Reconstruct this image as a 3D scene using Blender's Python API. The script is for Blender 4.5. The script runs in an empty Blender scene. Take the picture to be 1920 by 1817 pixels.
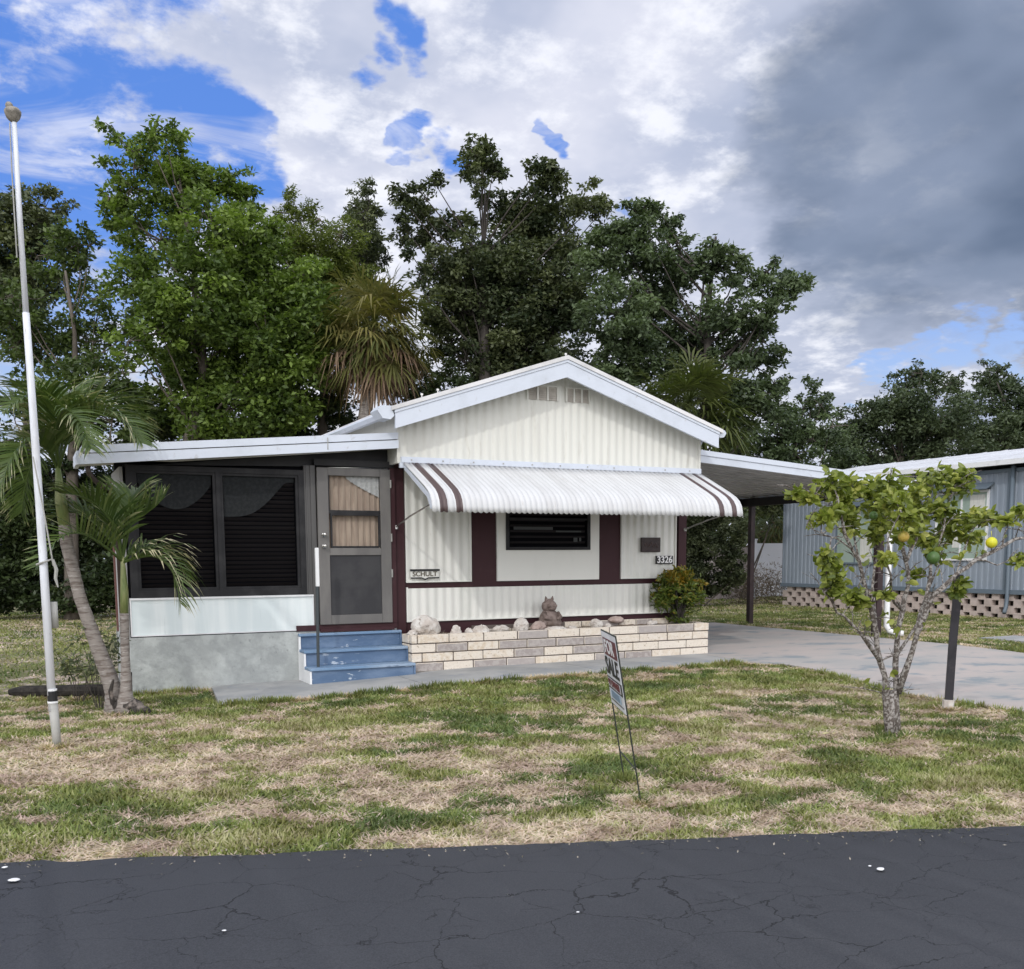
import bpy, bmesh, math, random
import numpy as np
from math import sin, cos, pi, radians, sqrt, atan2, exp
from mathutils import Matrix, Vector
random.seed(7); RNG=np.random.default_rng(11)
S=bpy.context.scene
C=S.collection
# ---------------------------------------------------------------- camera
cd=bpy.data.cameras.new('camera'); cam=bpy.data.objects.new('camera',cd); C.objects.link(cam)
fw=Vector((0.437237,0.892511,-0.110667)); rr=Vector((0.897719,-0.440528,-0.005963)); uu=Vector((0.054074,0.096741,0.99384))
cam.matrix_world=Matrix(((rr.x,uu.x,-fw.x,0),(rr.y,uu.y,-fw.y,0),(rr.z,uu.z,-fw.z,1.5),(0,0,0,1)))
cd.sensor_fit='HORIZONTAL'; cd.sensor_width=36; cd.lens=1850/1920*36; cd.shift_y=(1250-908.5)/1920
cd.clip_start=.05; cd.clip_end=3000
S.camera=cam
S.view_settings.view_transform='Standard'; S.view_settings.look='None'; S.view_settings.gamma=1; S.view_settings.exposure=-0.92
# ---------------------------------------------------------------- sun + sky
LD=Vector((.92,1,-.96)).normalized()           # direction the light travels
sl=bpy.data.lights.new('sun','SUN'); sl.energy=2.0; sl.angle=radians(1.2); sl.color=(1,.97,.93)
sun=bpy.data.objects.new('sun',sl); C.objects.link(sun); sun.rotation_euler=LD.to_track_quat('-Z','Y').to_euler()
W=bpy.data.worlds.new('World'); S.world=W; W.use_nodes=True; nt=W.node_tree; nt.nodes.clear()
def N(nt,t,**k):
    n=nt.nodes.new(t)
    for a,b in k.items(): setattr(n,a,b)
    return n
def setin(nt,sock,v):
    if isinstance(v,bpy.types.NodeSocket): nt.links.new(v,sock)
    else: sock.default_value=v
def M_(nt,op,*a,clamp=False):
    n=N(nt,'ShaderNodeMath',operation=op); n.use_clamp=clamp
    for i,v in enumerate(a): setin(nt,n.inputs[i],v)
    return n.outputs[0]
def V_(nt,op,*a):
    n=N(nt,'ShaderNodeVectorMath',operation=op)
    for i,v in enumerate(a): setin(nt,n.inputs[i],v)
    return n.outputs[1] if op in('DOT_PRODUCT','LENGTH') else n.outputs[0]
def MR(nt,v,a,b,c=0.,d=1.,smooth=True):
    n=N(nt,'ShaderNodeMapRange'); n.interpolation_type='SMOOTHSTEP' if smooth else 'LINEAR'
    setin(nt,n.inputs[0],v)
    for i,x in enumerate((a,b,c,d)): setin(nt,n.inputs[i+1],x)
    return n.outputs[0]
def MIX(nt,f,a,b,mode='MIX'):
    n=N(nt,'ShaderNodeMix',data_type='RGBA',blend_type=mode); n.clamp_result=False; n.clamp_factor=True
    setin(nt,n.inputs['Factor'],f)
    for s,v in ((n.inputs[6],a),(n.inputs[7],b)):
        setin(nt,s,v if isinstance(v,bpy.types.NodeSocket) else (tuple(v)+(1,) if len(v)==3 else v))
    return n.outputs[2]
def NOI(nt,vec,scale,detail=4,rough=.55,dist=0.,col=False):
    n=N(nt,'ShaderNodeTexNoise'); setin(nt,n.inputs['Vector'],vec)
    n.inputs['Scale'].default_value=scale; n.inputs['Detail'].default_value=detail; n.inputs['Roughness'].default_value=rough; n.inputs['Distortion'].default_value=dist
    return n.outputs['Color' if col else 'Fac']
sky=N(nt,'ShaderNodeTexSky'); sky.sky_type='NISHITA'; sky.sun_disc=False
sky.sun_elevation=math.asin(-LD.z); sky.sun_rotation=atan2(-LD.x,-LD.y); sky.air_density=1.0; sky.dust_density=.3; sky.ozone_density=3.0
tc=N(nt,'ShaderNodeTexCoord'); D0=V_(nt,'NORMALIZE',tc.outputs['Generated'])
z=N(nt,'ShaderNodeSeparateXYZ'); nt.links.new(D0,z.inputs[0])
# cloud deck coordinates: where the view ray crosses a high layer
zz=M_(nt,'ADD',M_(nt,'MAXIMUM',z.outputs[2],0.0),.22)
P=V_(nt,'DIVIDE',D0,N(nt,'ShaderNodeCombineXYZ').outputs[0])
cmb=nt.nodes[-1]
for n in nt.nodes:
    if n.type=='COMBXYZ':
        for i in range(3): nt.links.new(zz,n.inputs[i])
warp=V_(nt,'SUBTRACT',NOI(nt,P,3.2,5,.6,col=True),(.5,.5,.5))
sc=N(nt,'ShaderNodeVectorMath',operation='SCALE'); nt.links.new(warp,sc.inputs[0]); sc.inputs[3].default_value=.14
Dw=V_(nt,'NORMALIZE',V_(nt,'ADD',D0,sc.outputs[0]))
sc2=N(nt,'ShaderNodeVectorMath',operation='SCALE'); nt.links.new(warp,sc2.inputs[0]); sc2.inputs[3].default_value=.16
Dw2=V_(nt,'NORMALIZE',V_(nt,'ADD',D0,sc2.outputs[0]))
def blobs(L,vec,edge):
    acc=None
    for d,r in L:
        dd=V_(nt,'DOT_PRODUCT',vec,d)
        m=MR(nt,dd,cos(radians(r*edge)),cos(radians(r*.12)))
        acc=m if acc is None else M_(nt,'MAXIMUM',acc,m)
    return acc
BLUE=[((-0.0376,0.9405,0.3378),9),((0.0416,0.9218,0.3855),8),((0.0225,0.9481,0.3172),8),((0.1018,0.921,0.3759),5),((0.1354,0.9196,0.3687),4),((0.1653,0.9135,0.3717),2.6),((0.0798,0.9465,0.3126),5),((0.1744,0.9176,0.3573),2.5),((0.0318,0.9654,0.259),5),((0.2979,0.8403,0.4528),1.0),((0.3133,0.8444,0.4346),1.1),((0.2954,0.8556,0.425),0.75),((0.2864,0.8658,0.4102),0.9),((0.3347,0.8656,0.3725),0.85),((0.3561,0.8618,0.3612),0.85),((0.4362,0.8189,0.373),0.6),((0.5041,0.8019,0.3207),0.8),((0.7485,0.6392,0.1765),1.5),((0.7257,0.666,0.1724),1.4),((0.7779,0.603,0.1769),1.5),((0.7049,0.6898,0.1654),1.1),((-0.1114,0.9451,0.3072),14)]
DARK=[((0.7203,0.6173,0.3165),7.2),((0.6856,0.6703,0.2839),3.6),((0.7402,0.5698,0.357),8),((0.684,0.6168,0.3896),6),((0.7554,0.5962,0.272),4.2),((0.6527,0.7007,0.2882),2.4),((0.6409,0.6784,0.3592),4),((0.8082,0.51,0.2946),9),((0.7123,0.647,0.272),3)]
fine=NOI(nt,P,9,6,.6); big=NOI(nt,P,2.3,5,.55)
wisp=NOI(nt,V_(nt,'MULTIPLY',P,(1.0,2.2,1.0)),2.6,6,.62,1.2)
hb=blobs(BLUE,Dw,1.4)
hole=M_(nt,'ADD',hb,M_(nt,'MULTIPLY',M_(nt,'MULTIPLY',M_(nt,'SUBTRACT',fine,.5),2.8),M_(nt,'MULTIPLY',hb,4.0,clamp=True)))
cloud=M_(nt,'MAXIMUM',MR(nt,hole,1.02,.30),M_(nt,'MULTIPLY',MR(nt,wisp,.50,.72),.6))
dark=M_(nt,'MULTIPLY',blobs(DARK,Dw2,1.35),MR(nt,big,.15,.62,.70,1.0))
base=MIX(nt,MR(nt,big,.36,.62),(.44,.49,.63),(.68,.70,.80))
base=MIX(nt,M_(nt,'MULTIPLY',blobs(DARK,Dw2,2.3),.85),base,(.40,.45,.58))
base=MIX(nt,MR(nt,NOI(nt,P,6.5,6,.62),.46,.66,0,.8),base,(.92,.93,.98))
dkc=MIX(nt,MR(nt,NOI(nt,P,3.1,3,.5),.35,.66),(.11,.15,.225),(.21,.26,.36))
cc=MIX(nt,dark,base,dkc)
skc=MIX(nt,1.0,sky.outputs[0],(.098,.098,.112),'MULTIPLY')
skb=MIX(nt,.6,skc,(.095,.27,.86))
skb=MIX(nt,MR(nt,z.outputs[2],.30,.10),skb,(.42,.55,.78))
fin=MIX(nt,M_(nt,'MULTIPLY',cloud,.97),skb,cc)
# unseen bright cloud bank, added behind the camera to light the house front
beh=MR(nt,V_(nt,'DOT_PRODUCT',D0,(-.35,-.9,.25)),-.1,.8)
fin=MIX(nt,1.0,fin,(2.15,2.15,2.15),'MULTIPLY')
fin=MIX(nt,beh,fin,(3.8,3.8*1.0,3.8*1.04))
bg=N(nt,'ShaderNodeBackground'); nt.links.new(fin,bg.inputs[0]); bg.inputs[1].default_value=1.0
sky.outputs[0]
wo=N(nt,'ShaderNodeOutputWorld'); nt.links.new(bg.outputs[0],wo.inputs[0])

# ---------------------------------------------------------------- materials
MATS={}
def principled(name):
    m=bpy.data.materials.new(name); m.use_nodes=True; t=m.node_tree
    return m,t,t.nodes['Principled BSDF'],t.nodes['Material Output']
def mat(name,col,rough=.6,col2=None,ns=3.,nf=(.4,.65),detail=5,bump=0.,bs=40.,metal=0.,spec=.4,stretch=(1,1,1),tint=None,col3=None,ns3=30.,nf3=(.6,.7)):
    if name in MATS: return MATS[name]
    m,t,b,o=principled(name); MATS[name]=m
    tcn=N(t,'ShaderNodeTexCoord'); mp=N(t,'ShaderNodeMapping'); t.links.new(tcn.outputs['Object'],mp.inputs[0]); mp.inputs['Scale'].default_value=stretch
    vec=mp.outputs[0]; c=tuple(col)+(1,)
    cur=None
    if tint is not None:
        a=N(t,'ShaderNodeAttribute',attribute_name='tint'); cur=MIX(t,a.outputs['Fac'],col,tint)
    if col2 is not None: cur=MIX(t,MR(t,NOI(t,vec,ns,detail,.6),nf[0],nf[1]),cur if cur else col,col2)
    if col3 is not None: cur=MIX(t,MR(t,NOI(t,vec,ns3,4,.6),nf3[0],nf3[1]),cur if cur else col,col3)
    if cur: t.links.new(cur,b.inputs['Base Color'])
    else: b.inputs['Base Color'].default_value=c
    b.inputs['Roughness'].default_value=rough; b.inputs['Metallic'].default_value=metal; b.inputs['Specular IOR Level'].default_value=spec
    if bump:
        bn=N(t,'ShaderNodeBump'); bn.inputs['Strength'].default_value=bump; bn.inputs['Distance'].default_value=.01
        t.links.new(NOI(t,tcn.outputs['Object'],bs,4,.6),bn.inputs['Height']); t.links.new(bn.outputs[0],b.inputs['Normal'])
    return m
def leafmat(name,c1,c2,trans=.35,rough=.45,c3=None,var=0):
    if name in MATS: return MATS[name]
    m,t,b,o=principled(name); MATS[name]=m
    a=N(t,'ShaderNodeAttribute',attribute_name='tint')
    if c3: col=MIX(t,MR(t,a.outputs['Fac'],.5,1,0,1,False),MIX(t,MR(t,a.outputs['Fac'],0,.5,0,1,False),c1,c2),c3)
    else: col=MIX(t,a.outputs['Fac'],c1,c2)
    if var:
        o_=N(t,'ShaderNodeTexCoord').outputs['Object']; col=MIX(t,1.0,col,MIX(t,MR(t,NOI(t,o_,var,5,.7),.36,.64),(.70,.63,.60),(1.12,1.12,1.1)),'MULTIPLY')
    t.links.new(col,b.inputs['Base Color']); b.inputs['Roughness'].default_value=rough; b.inputs['Specular IOR Level'].default_value=.3
    tr=N(t,'ShaderNodeBsdfTranslucent'); t.links.new(MIX(t,1.0,col,(1.3,1.5,.6),'MULTIPLY'),tr.inputs[0])
    mx=N(t,'ShaderNodeMixShader'); mx.inputs[0].default_value=trans
    t.links.new(b.outputs[0],mx.inputs[1]); t.links.new(tr.outputs[0],mx.inputs[2]); t.links.new(mx.outputs[0],o.inputs[0])
    return m
siding=mat('cream siding',(.64,.64,.59),.45,(.575,.57,.52),1.3,(.45,.75),col3=(.50,.485,.43),ns3=5,nf3=(.56,.78),spec=.4,stretch=(2.2,1,.35))
siding_low=mat('pale siding',(.71,.71,.67),.42,(.60,.61,.57),1.1,(.5,.8),stretch=(2,2,.6),col3=(.55,.54,.49),ns3=8,nf3=(.66,.82))
trimwhite=mat('white trim metal',(.56,.605,.68),.4,(.49,.53,.59),2.5,(.5,.75),col3=(.38,.38,.38),ns3=11,nf3=(.60,.80))
roofm=mat('white roof coat',(.68,.68,.69),.6,(.50,.50,.50),2,(.4,.7))
maroon=mat('maroon paint',(.046,.019,.023),.55,(.070,.036,.040),3,(.5,.75),spec=.2)
bronze=mat('dark bronze frame',(.022,.022,.024),.5,(.036,.036,.038),6,(.4,.7),spec=.15)
doorgrey=mat('taupe door frame',(.125,.120,.116),.5,(.165,.158,.15),5,(.4,.7),stretch=(1,1,.3))
darkpanel=mat('charcoal panel',(.042,.042,.046),.5,(.055,.055,.058),3,spec=.15)
darkwood=mat('dark header board',(.014,.014,.016),.6,(.022,.022,.024),3)
screen=mat('black interior shade',(.006,.006,.008),.8,spec=.05)  # near black: the shade indoors is put into the colour
blindm=mat('dim blind slats',(.022,.018,.019),.6,tint=(.034,.029,.030),spec=.1)
sheer=mat('faded lace curtain',(.034,.035,.037),.9,(.022,.023,.024),26,(.35,.6))
peach=mat('peach curtain',(.52,.40,.31),.9,(.40,.30,.235),9,(.35,.65),stretch=(3,1,.35))
lace=mat('cream lace curtain',(.50,.49,.47),.9,(.62,.60,.58),30)
stucco=mat('grey stucco',(.34,.36,.355),.85,(.44,.465,.455),6,(.38,.66),bump=1.0,bs=16,col3=(.25,.265,.26),ns3=11,nf3=(.60,.78),detail=8)
kick=mat('pale kick panel',(.64,.71,.72),.35,(.76,.81,.81),1.6,(.4,.65),stretch=(2.5,1,.15),col3=(.44,.50,.52),ns3=5,nf3=(.63,.8))
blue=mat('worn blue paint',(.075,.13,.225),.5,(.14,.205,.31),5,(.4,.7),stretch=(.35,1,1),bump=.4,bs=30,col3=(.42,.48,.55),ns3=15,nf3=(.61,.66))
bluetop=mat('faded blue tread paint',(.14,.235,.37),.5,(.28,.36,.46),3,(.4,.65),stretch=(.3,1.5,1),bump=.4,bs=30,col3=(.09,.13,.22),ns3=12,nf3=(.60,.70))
whitepaint=mat('white paint',(.74,.75,.76),.45,(.60,.61,.62),5,(.5,.75))
ceil_grey=mat('pan soffit',(.50,.50,.51),.5,(.40,.40,.41),2)
stone_c=mat('split stone',(.60,.51,.40),.85,(.68,.62,.54),14,(.40,.60),bump=1.0,bs=38,tint=(.70,.64,.56),col3=(.42,.35,.27),ns3=30,nf3=(.56,.70))
stone_g=mat('grey brown split stone',(.30,.265,.25),.85,(.40,.365,.345),18,(.42,.60),bump=1.0,bs=26,tint=(.38,.345,.33))
mortar=mat('dark mortar',(.12,.10,.09),.9)
soil=mat('brown soil',(.11,.075,.05),.95,(.19,.14,.10),12,bump=1,bs=40)
rockm=mat('pale rock',(.46,.41,.37),.8,(.62,.60,.57),7,(.35,.65),bump=1,bs=22,col3=(.25,.21,.18),ns3=13,nf3=(.58,.7))
rockp=mat('pinkish rock',(.34,.26,.23),.8,(.45,.37,.34),7,(.35,.65),bump=1,bs=22)
statuem=mat('weathered brown stone',(.12,.088,.075),.8,(.21,.165,.15),10,(.35,.65),bump=1,bs=30,col3=(.08,.055,.045),ns3=18,nf3=(.6,.7))
concrete=mat('painted concrete path',(.27,.28,.285),.75,(.37,.37,.365),1.7,(.35,.65),bump=.3,bs=60,col3=(.22,.25,.30),ns3=5,nf3=(.56,.75))
drive=mat('stained driveway',(.34,.335,.325),.72,(.42,.375,.35),1.1,(.35,.62),stretch=(.6,1,1),bump=.35,bs=50,col3=(.23,.26,.275),ns3=2.4,nf3=(.52,.66))
bark=mat('grey bark',(.085,.072,.06),.9,(.14,.12,.10),6,(.35,.65),bump=1,bs=18,stretch=(1,1,.3))
darkbark=mat('dark bark',(.035,.030,.026),.9,(.065,.056,.05),4,(.35,.65))
palmtrunk=mat('ringed palm trunk',(.25,.225,.205),.85,(.14,.115,.10),13,(.45,.62),stretch=(.5,.5,3),bump=1,bs=30,col3=(.36,.34,.32),ns3=16,nf3=(.55,.7))
palmshaft=mat('green crownshaft',(.13,.17,.055),.5,(.24,.25,.11),9,(.4,.65),stretch=(3,3,.4))
lichen=mat('lichened citrus bark',(.10,.083,.072),.9,(.32,.30,.28),40,(.45,.58),detail=3,bump=1,bs=60)
polem=mat('weathered white pole',(.66,.69,.74),.4,(.52,.53,.55),4,(.45,.7),stretch=(4,4,.5),col3=(.33,.31,.30),ns3=12,nf3=(.66,.75))
poleg=mat('grey pole sleeve',(.36,.36,.34),.6,(.27,.27,.25),6)
ballm=mat('stained grey ball',(.13,.12,.10),.7,(.27,.25,.22),18,(.4,.6))
blackm=mat('black rubber',(.012,.012,.013),.6)
blackpost=mat('black painted post',(.022,.020,.026),.5,(.05,.04,.045),9,(.55,.7))
maroonpost=mat('dark maroon post',(.030,.018,.020),.45,(.06,.036,.038),3,(.45,.7))
blacklog=mat('charred timber',(.015,.013,.012),.9,(.04,.035,.03),12,bump=1,bs=30)
wiremat=mat('dark green wire',(.02,.025,.02),.5)
signw=mat('white sign board',(.72,.74,.78),.4,(.62,.64,.68),6)
signr=mat('dark red print',(.12,.02,.03),.5)
signk=mat('black print',(.012,.012,.014),.5)
signb=mat('pale blue print',(.42,.55,.66),.5)
signd=mat('grey blue pencil marks',(.17,.24,.31),.6)
neigh=mat('slate blue siding',(.235,.275,.325),.5,(.27,.31,.36),2,(.4,.7),stretch=(1,1,.3))
neighd=mat('slate trim',(.13,.165,.20),.5)
neigroof=mat('grey white roof',(.60,.62,.66),.6,(.50,.51,.54),.5,(.40,.65),stretch=(2,.5,1))
block=mat('beige breeze block',(.52,.44,.40),.85,(.42,.355,.32),7,bump=.6,bs=40)
dark=mat('dark void',(.02,.016,.014),.9)
curt=mat('pale window curtain',(.62,.62,.58),.8,(.52,.53,.49),6,stretch=(1,5,.4))
greenglass=mat('pale green glass',(.34,.42,.37),.15,(.28,.36,.31),2,spec=.6)
vinyl=mat('white vinyl fence',(.78,.80,.86),.4)
darkstripe=mat('dark maroon stripe',(.085,.058,.058),.45)
awnw=mat('white awning metal',(.56,.57,.58),.45,(.50,.505,.51),3,(.4,.65),stretch=(2.2,.35,.35),col3=(.42,.40,.38),ns3=9,nf3=(.62,.82))
chrome=mat('satin metal',(.55,.54,.52),.25,metal=.9)
fruity=mat('yellow citrus skin',(.68,.60,.03),.35,(.55,.56,.03),6,bump=.3,bs=120)
fruitg=mat('green citrus skin',(.06,.12,.03),.35,(.09,.16,.04),6,bump=.3,bs=120)
fruito=mat('orange yellow citrus skin',(.42,.30,.06),.5,(.30,.28,.06),10,bump=.3,bs=120)
mg=bpy.data.materials.new('dark window glass'); mg.use_nodes=True; _t=mg.node_tree; _o=_t.nodes['Material Output']; _t.nodes.remove(_t.nodes['Principled BSDF'])
_tr=N(_t,'ShaderNodeBsdfTransparent'); _tr.inputs[0].default_value=(.80,.82,.83,1); _t.links.new(_tr.outputs[0],_o.inputs[0])
glass=mg
# asphalt with a network of cracks
asph,t,b,o=principled('sealed asphalt')
tcn=N(t,'ShaderNodeTexCoord'); ov=tcn.outputs['Object']
wv=V_(t,'SUBTRACT',NOI(t,ov,2.6,5,.65,col=True),(.5,.5,.5)); s_=N(t,'ShaderNodeVectorMath',operation='SCALE'); t.links.new(wv,s_.inputs[0]); s_.inputs[3].default_value=.34
vv=V_(t,'ADD',ov,s_.outputs[0])
mp=N(t,'ShaderNodeMapping'); t.links.new(vv,mp.inputs[0]); mp.inputs['Rotation'].default_value=(0,0,.35); mp.inputs['Scale'].default_value=(1.0,1.55,1)
vo=N(t,'ShaderNodeTexVoronoi',feature='DISTANCE_TO_EDGE'); t.links.new(mp.outputs[0],vo.inputs['Vector']); vo.inputs['Scale'].default_value=1.9
wid=MR(t,NOI(t,ov,1.3,3,.6),.46,.66,-.002,.0060)
cr=MR(t,M_(t,'SUBTRACT',vo.outputs['Distance'],wid),0,.006,1,0)
vo2=N(t,'ShaderNodeTexVoronoi',feature='DISTANCE_TO_EDGE'); t.links.new(vv,vo2.inputs['Vector']); vo2.inputs['Scale'].default_value=3.6
cr2=M_(t,'MULTIPLY',MR(t,vo2.outputs['Distance'],.004,.016,1,0),MR(t,NOI(t,ov,1.7,3,.6),.53,.66))
crk=M_(t,'MAXIMUM',cr,M_(t,'MULTIPLY',cr2,.75),clamp=True)
g1=MIX(t,MR(t,NOI(t,ov,.6,4,.6),.35,.65),(.060,.062,.070),(.080,.083,.092))
g2=MIX(t,MR(t,NOI(t,ov,160,2,.7),.30,.72,0,1),g1,(.112,.116,.127))
g2=MIX(t,MR(t,NOI(t,ov,420,1,.5),.70,.80,0,.5),g2,(.20,.20,.21))
t.links.new(MIX(t,M_(t,'MULTIPLY',crk,.8),g2,(.012,.012,.014)),b.inputs['Base Color']); b.inputs['Roughness'].default_value=.72; b.inputs['Specular IOR Level'].default_value=.35
bn=N(t,'ShaderNodeBump'); bn.inputs['Strength'].default_value=.7; bn.inputs['Distance'].default_value=.006
t.links.new(M_(t,'SUBTRACT',NOI(t,ov,190,3,.7),M_(t,'MULTIPLY',crk,1.5)),bn.inputs['Height']); t.links.new(bn.outputs[0],b.inputs['Normal'])
# lawn soil: green share from the 'patch' attribute (where turf has died back)
lawn,t,b,o=principled('patchy lawn ground')
a=N(t,'ShaderNodeAttribute',attribute_name='patch'); tcn=N(t,'ShaderNodeTexCoord'); ov=tcn.outputs['Object']
gg=MIX(t,MR(t,NOI(t,ov,14,4,.7),.35,.65),(.14,.15,.07),(.20,.19,.11))
dd=MIX(t,MR(t,NOI(t,ov,22,5,.7),.32,.66),(.38,.30,.26),(.68,.58,.54))
n2=M_(t,'MULTIPLY',M_(t,'SUBTRACT',NOI(t,ov,9,5,.7),.5),1.2)
t.links.new(MIX(t,MR(t,M_(t,'ADD',a.outputs['Fac'],n2),.3,.7),dd,gg),b.inputs['Base Color']); b.inputs['Roughness'].default_value=.95; b.inputs['Specular IOR Level'].default_value=.1
bn=N(t,'ShaderNodeBump'); bn.inputs['Strength'].default_value=1; bn.inputs['Distance'].default_value=.02; t.links.new(NOI(t,ov,45,4,.7),bn.inputs['Height']); t.links.new(bn.outputs[0],b.inputs['Normal'])
grassm=leafmat('grass blade',(.69,.565,.51),(.27,.30,.10),.25,.6,(.105,.155,.055),2.6)
L_maple=leafmat('bright maple leaf',(.055,.090,.022),(.195,.275,.055),.3)
L_mid=leafmat('mid green leaf',(.040,.062,.022),(.13,.18,.055),.28)
L_oak=leafmat('dark oak leaf',(.034,.050,.025),(.13,.15,.068),.2)
L_oak2=leafmat('grey green leaf',(.040,.060,.031),(.13,.175,.085),.22)
L_far=leafmat('far leaf',(.045,.065,.035),(.10,.13,.065),.2)
L_feather=leafmat('yellow green feathery leaf',(.065,.085,.022),(.165,.205,.045),.3)
L_hedge=leafmat('hedge leaf',(.018,.030,.012),(.055,.080,.028),.15)
L_bush=leafmat('grey green bush leaf',(.05,.065,.035),(.12,.14,.07),.2)
L_palm=leafmat('palm leaflet',(.026,.052,.013),(.085,.125,.032),.2,.35,(.40,.37,.25))
L_cabb=leafmat('cabbage palm leaf',(.055,.075,.022),(.19,.165,.055),.25,.5)
L_cabb2=leafmat('green fan palm leaf',(.045,.065,.018),(.105,.12,.038),.25,.5)
L_dead=leafmat('dead palm leaf',(.13,.08,.05),(.33,.24,.17),.15,.8)
L_cit=leafmat('citrus leaf',(.070,.10,.025),(.22,.26,.055),.3,.3,(.48,.48,.14))
L_crot=leafmat('croton leaf',(.035,.06,.014),(.11,.15,.03),.25,.3,(.38,.22,.03))
L_brush=leafmat('brown brush',(.10,.075,.055),(.22,.18,.14),.1,.8)
L_dry=leafmat('dry weed stem',(.22,.19,.15),(.36,.33,.28),.1,.8)
# ---------------------------------------------------------------- mesh helpers
OFF={}
class MB:
    def __init__(s): s.v=[];s.f=[];s.m=[];s.t=[]
    def add(s,vs,fs,mi=0,t=.5):
        o=len(s.v); s.v+= [tuple(map(float,p)) for p in vs]; s.f+=[tuple(i+o for i in f) for f in fs]; s.m+=[mi]*len(fs); s.t+=[t]*len(fs)
    def box(s,x0,x1,y0,y1,z0,z1,mi=0,t=.5):
        s.add([(x0,y0,z0),(x1,y0,z0),(x1,y1,z0),(x0,y1,z0),(x0,y0,z1),(x1,y0,z1),(x1,y1,z1),(x0,y1,z1)],
              [(0,3,2,1),(4,5,6,7),(0,1,5,4),(1,2,6,5),(2,3,7,6),(3,0,4,7)],mi,t); return s
    def prism(s,poly,a,b,axis='y',mi=0):
        # poly in the plane of the two other axes, extruded along axis from a to b
        def P(p,c): return {'y':(p[0],c,p[1]),'x':(c,p[0],p[1]),'z':(p[0],p[1],c)}[axis]
        n=len(poly); vs=[P(p,a) for p in poly]+[P(p,b) for p in poly]
        fs=[tuple(range(n-1,-1,-1)),tuple(range(n,2*n))]+[(i,(i+1)%n,n+(i+1)%n,n+i) for i in range(n)]
        s.add(vs,fs,mi); return s
    def tube(s,pts,rad,n=8,mi=0,cap=True,t=.5):
        pts=[Vector(p) for p in pts]
        if not hasattr(rad,'__len__'): rad=[rad]*len(pts)
        o=[];
        ref=Vector((0,0,1)) if abs((pts[-1]-pts[0]).normalized().z)<.9 else Vector((1,0,0))
        for i,p in enumerate(pts):
            d=(pts[min(i+1,len(pts)-1)]-pts[max(i-1,0)]).normalized()
            a=d.cross(ref).normalized(); b=d.cross(a)
            for k in range(n):
                an=2*pi*k/n; o.append(p+(a*cos(an)+b*sin(an))*rad[i])
        fs=[(i*n+k,i*n+(k+1)%n,(i+1)*n+(k+1)%n,(i+1)*n+k) for i in range(len(pts)-1) for k in range(n)]
        if cap: fs+=[tuple(range(n)),tuple((len(pts)-1)*n+k for k in range(n-1,-1,-1))]
        s.add(o,fs,mi,t); return s
    def lathe(s,c,prof,n=16,mi=0):
        o=[(c[0]+r*cos(2*pi*k/n),c[1]+r*sin(2*pi*k/n),c[2]+h) for r,h in prof for k in range(n)]
        fs=[(i*n+k,i*n+(k+1)%n,(i+1)*n+(k+1)%n,(i+1)*n+k) for i in range(len(prof)-1) for k in range(n)]
        fs+=[tuple(range(n-1,-1,-1)),tuple((len(prof)-1)*n+k for k in range(n))]
        s.add(o,fs,mi); return s
    def blob(s,c,r,seed=0,amp=.25,n=2,mi=0,sq=(1,1,1)):
        bm=bmesh.new(); bmesh.ops.create_icosphere(bm,subdivisions=n,radius=1)
        R=random.Random(seed); ks=[(Vector((R.uniform(-1,1),R.uniform(-1,1),R.uniform(-1,1))).normalized(),R.uniform(-amp,amp),R.uniform(1,3)) for _ in range(7)]
        vs=[]
        for v in bm.verts:
            d=1+sum(a*max(0,v.co.dot(k))**w for k,a,w in ks)
            vs.append((c[0]+v.co.x*d*r*sq[0],c[1]+v.co.y*d*r*sq[1],c[2]+v.co.z*d*r*sq[2]))
        s.add(vs,[tuple(x.index for x in f.verts) for f in bm.faces],mi); bm.free(); return s
def link(name,me,parent=None,loc=None):
    o=bpy.data.objects.new(name,me); C.objects.link(o)
    if parent is not None:
        o.parent=parent; OFF[o.name]=OFF[parent.name]
    else:
        OFF[o.name]=Vector(loc) if loc is not None else Vector((0,0,0)); o.location=OFF[o.name]
    return o
def build(mb,name,mats,parent=None,smooth=False,base=None,bevel=0):
    if not isinstance(mats,(list,tuple)): mats=[mats]
    off=OFF[parent.name] if parent is not None else (Vector(base) if base is not None else Vector((0,0,0)))
    me=bpy.data.meshes.new(name); me.from_pydata([tuple(Vector(v)-off) for v in mb.v],[],mb.f)
    for m in mats: me.materials.append(m)
    me.polygons.foreach_set('material_index',mb.m)
    a=me.attributes.new('tint','FLOAT','FACE'); a.data.foreach_set('value',mb.t)
    bm=bmesh.new(); bm.from_mesh(me); bmesh.ops.recalc_face_normals(bm,faces=bm.faces)
    if bevel: bmesh.ops.bevel(bm,geom=list(bm.edges),offset=bevel,segments=1,affect='EDGES')
    bm.to_mesh(me); bm.free()
    if smooth: me.polygons.foreach_set('use_smooth',[True]*len(me.polygons))
    me.update()
    return link(name,me,parent,base)
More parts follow.
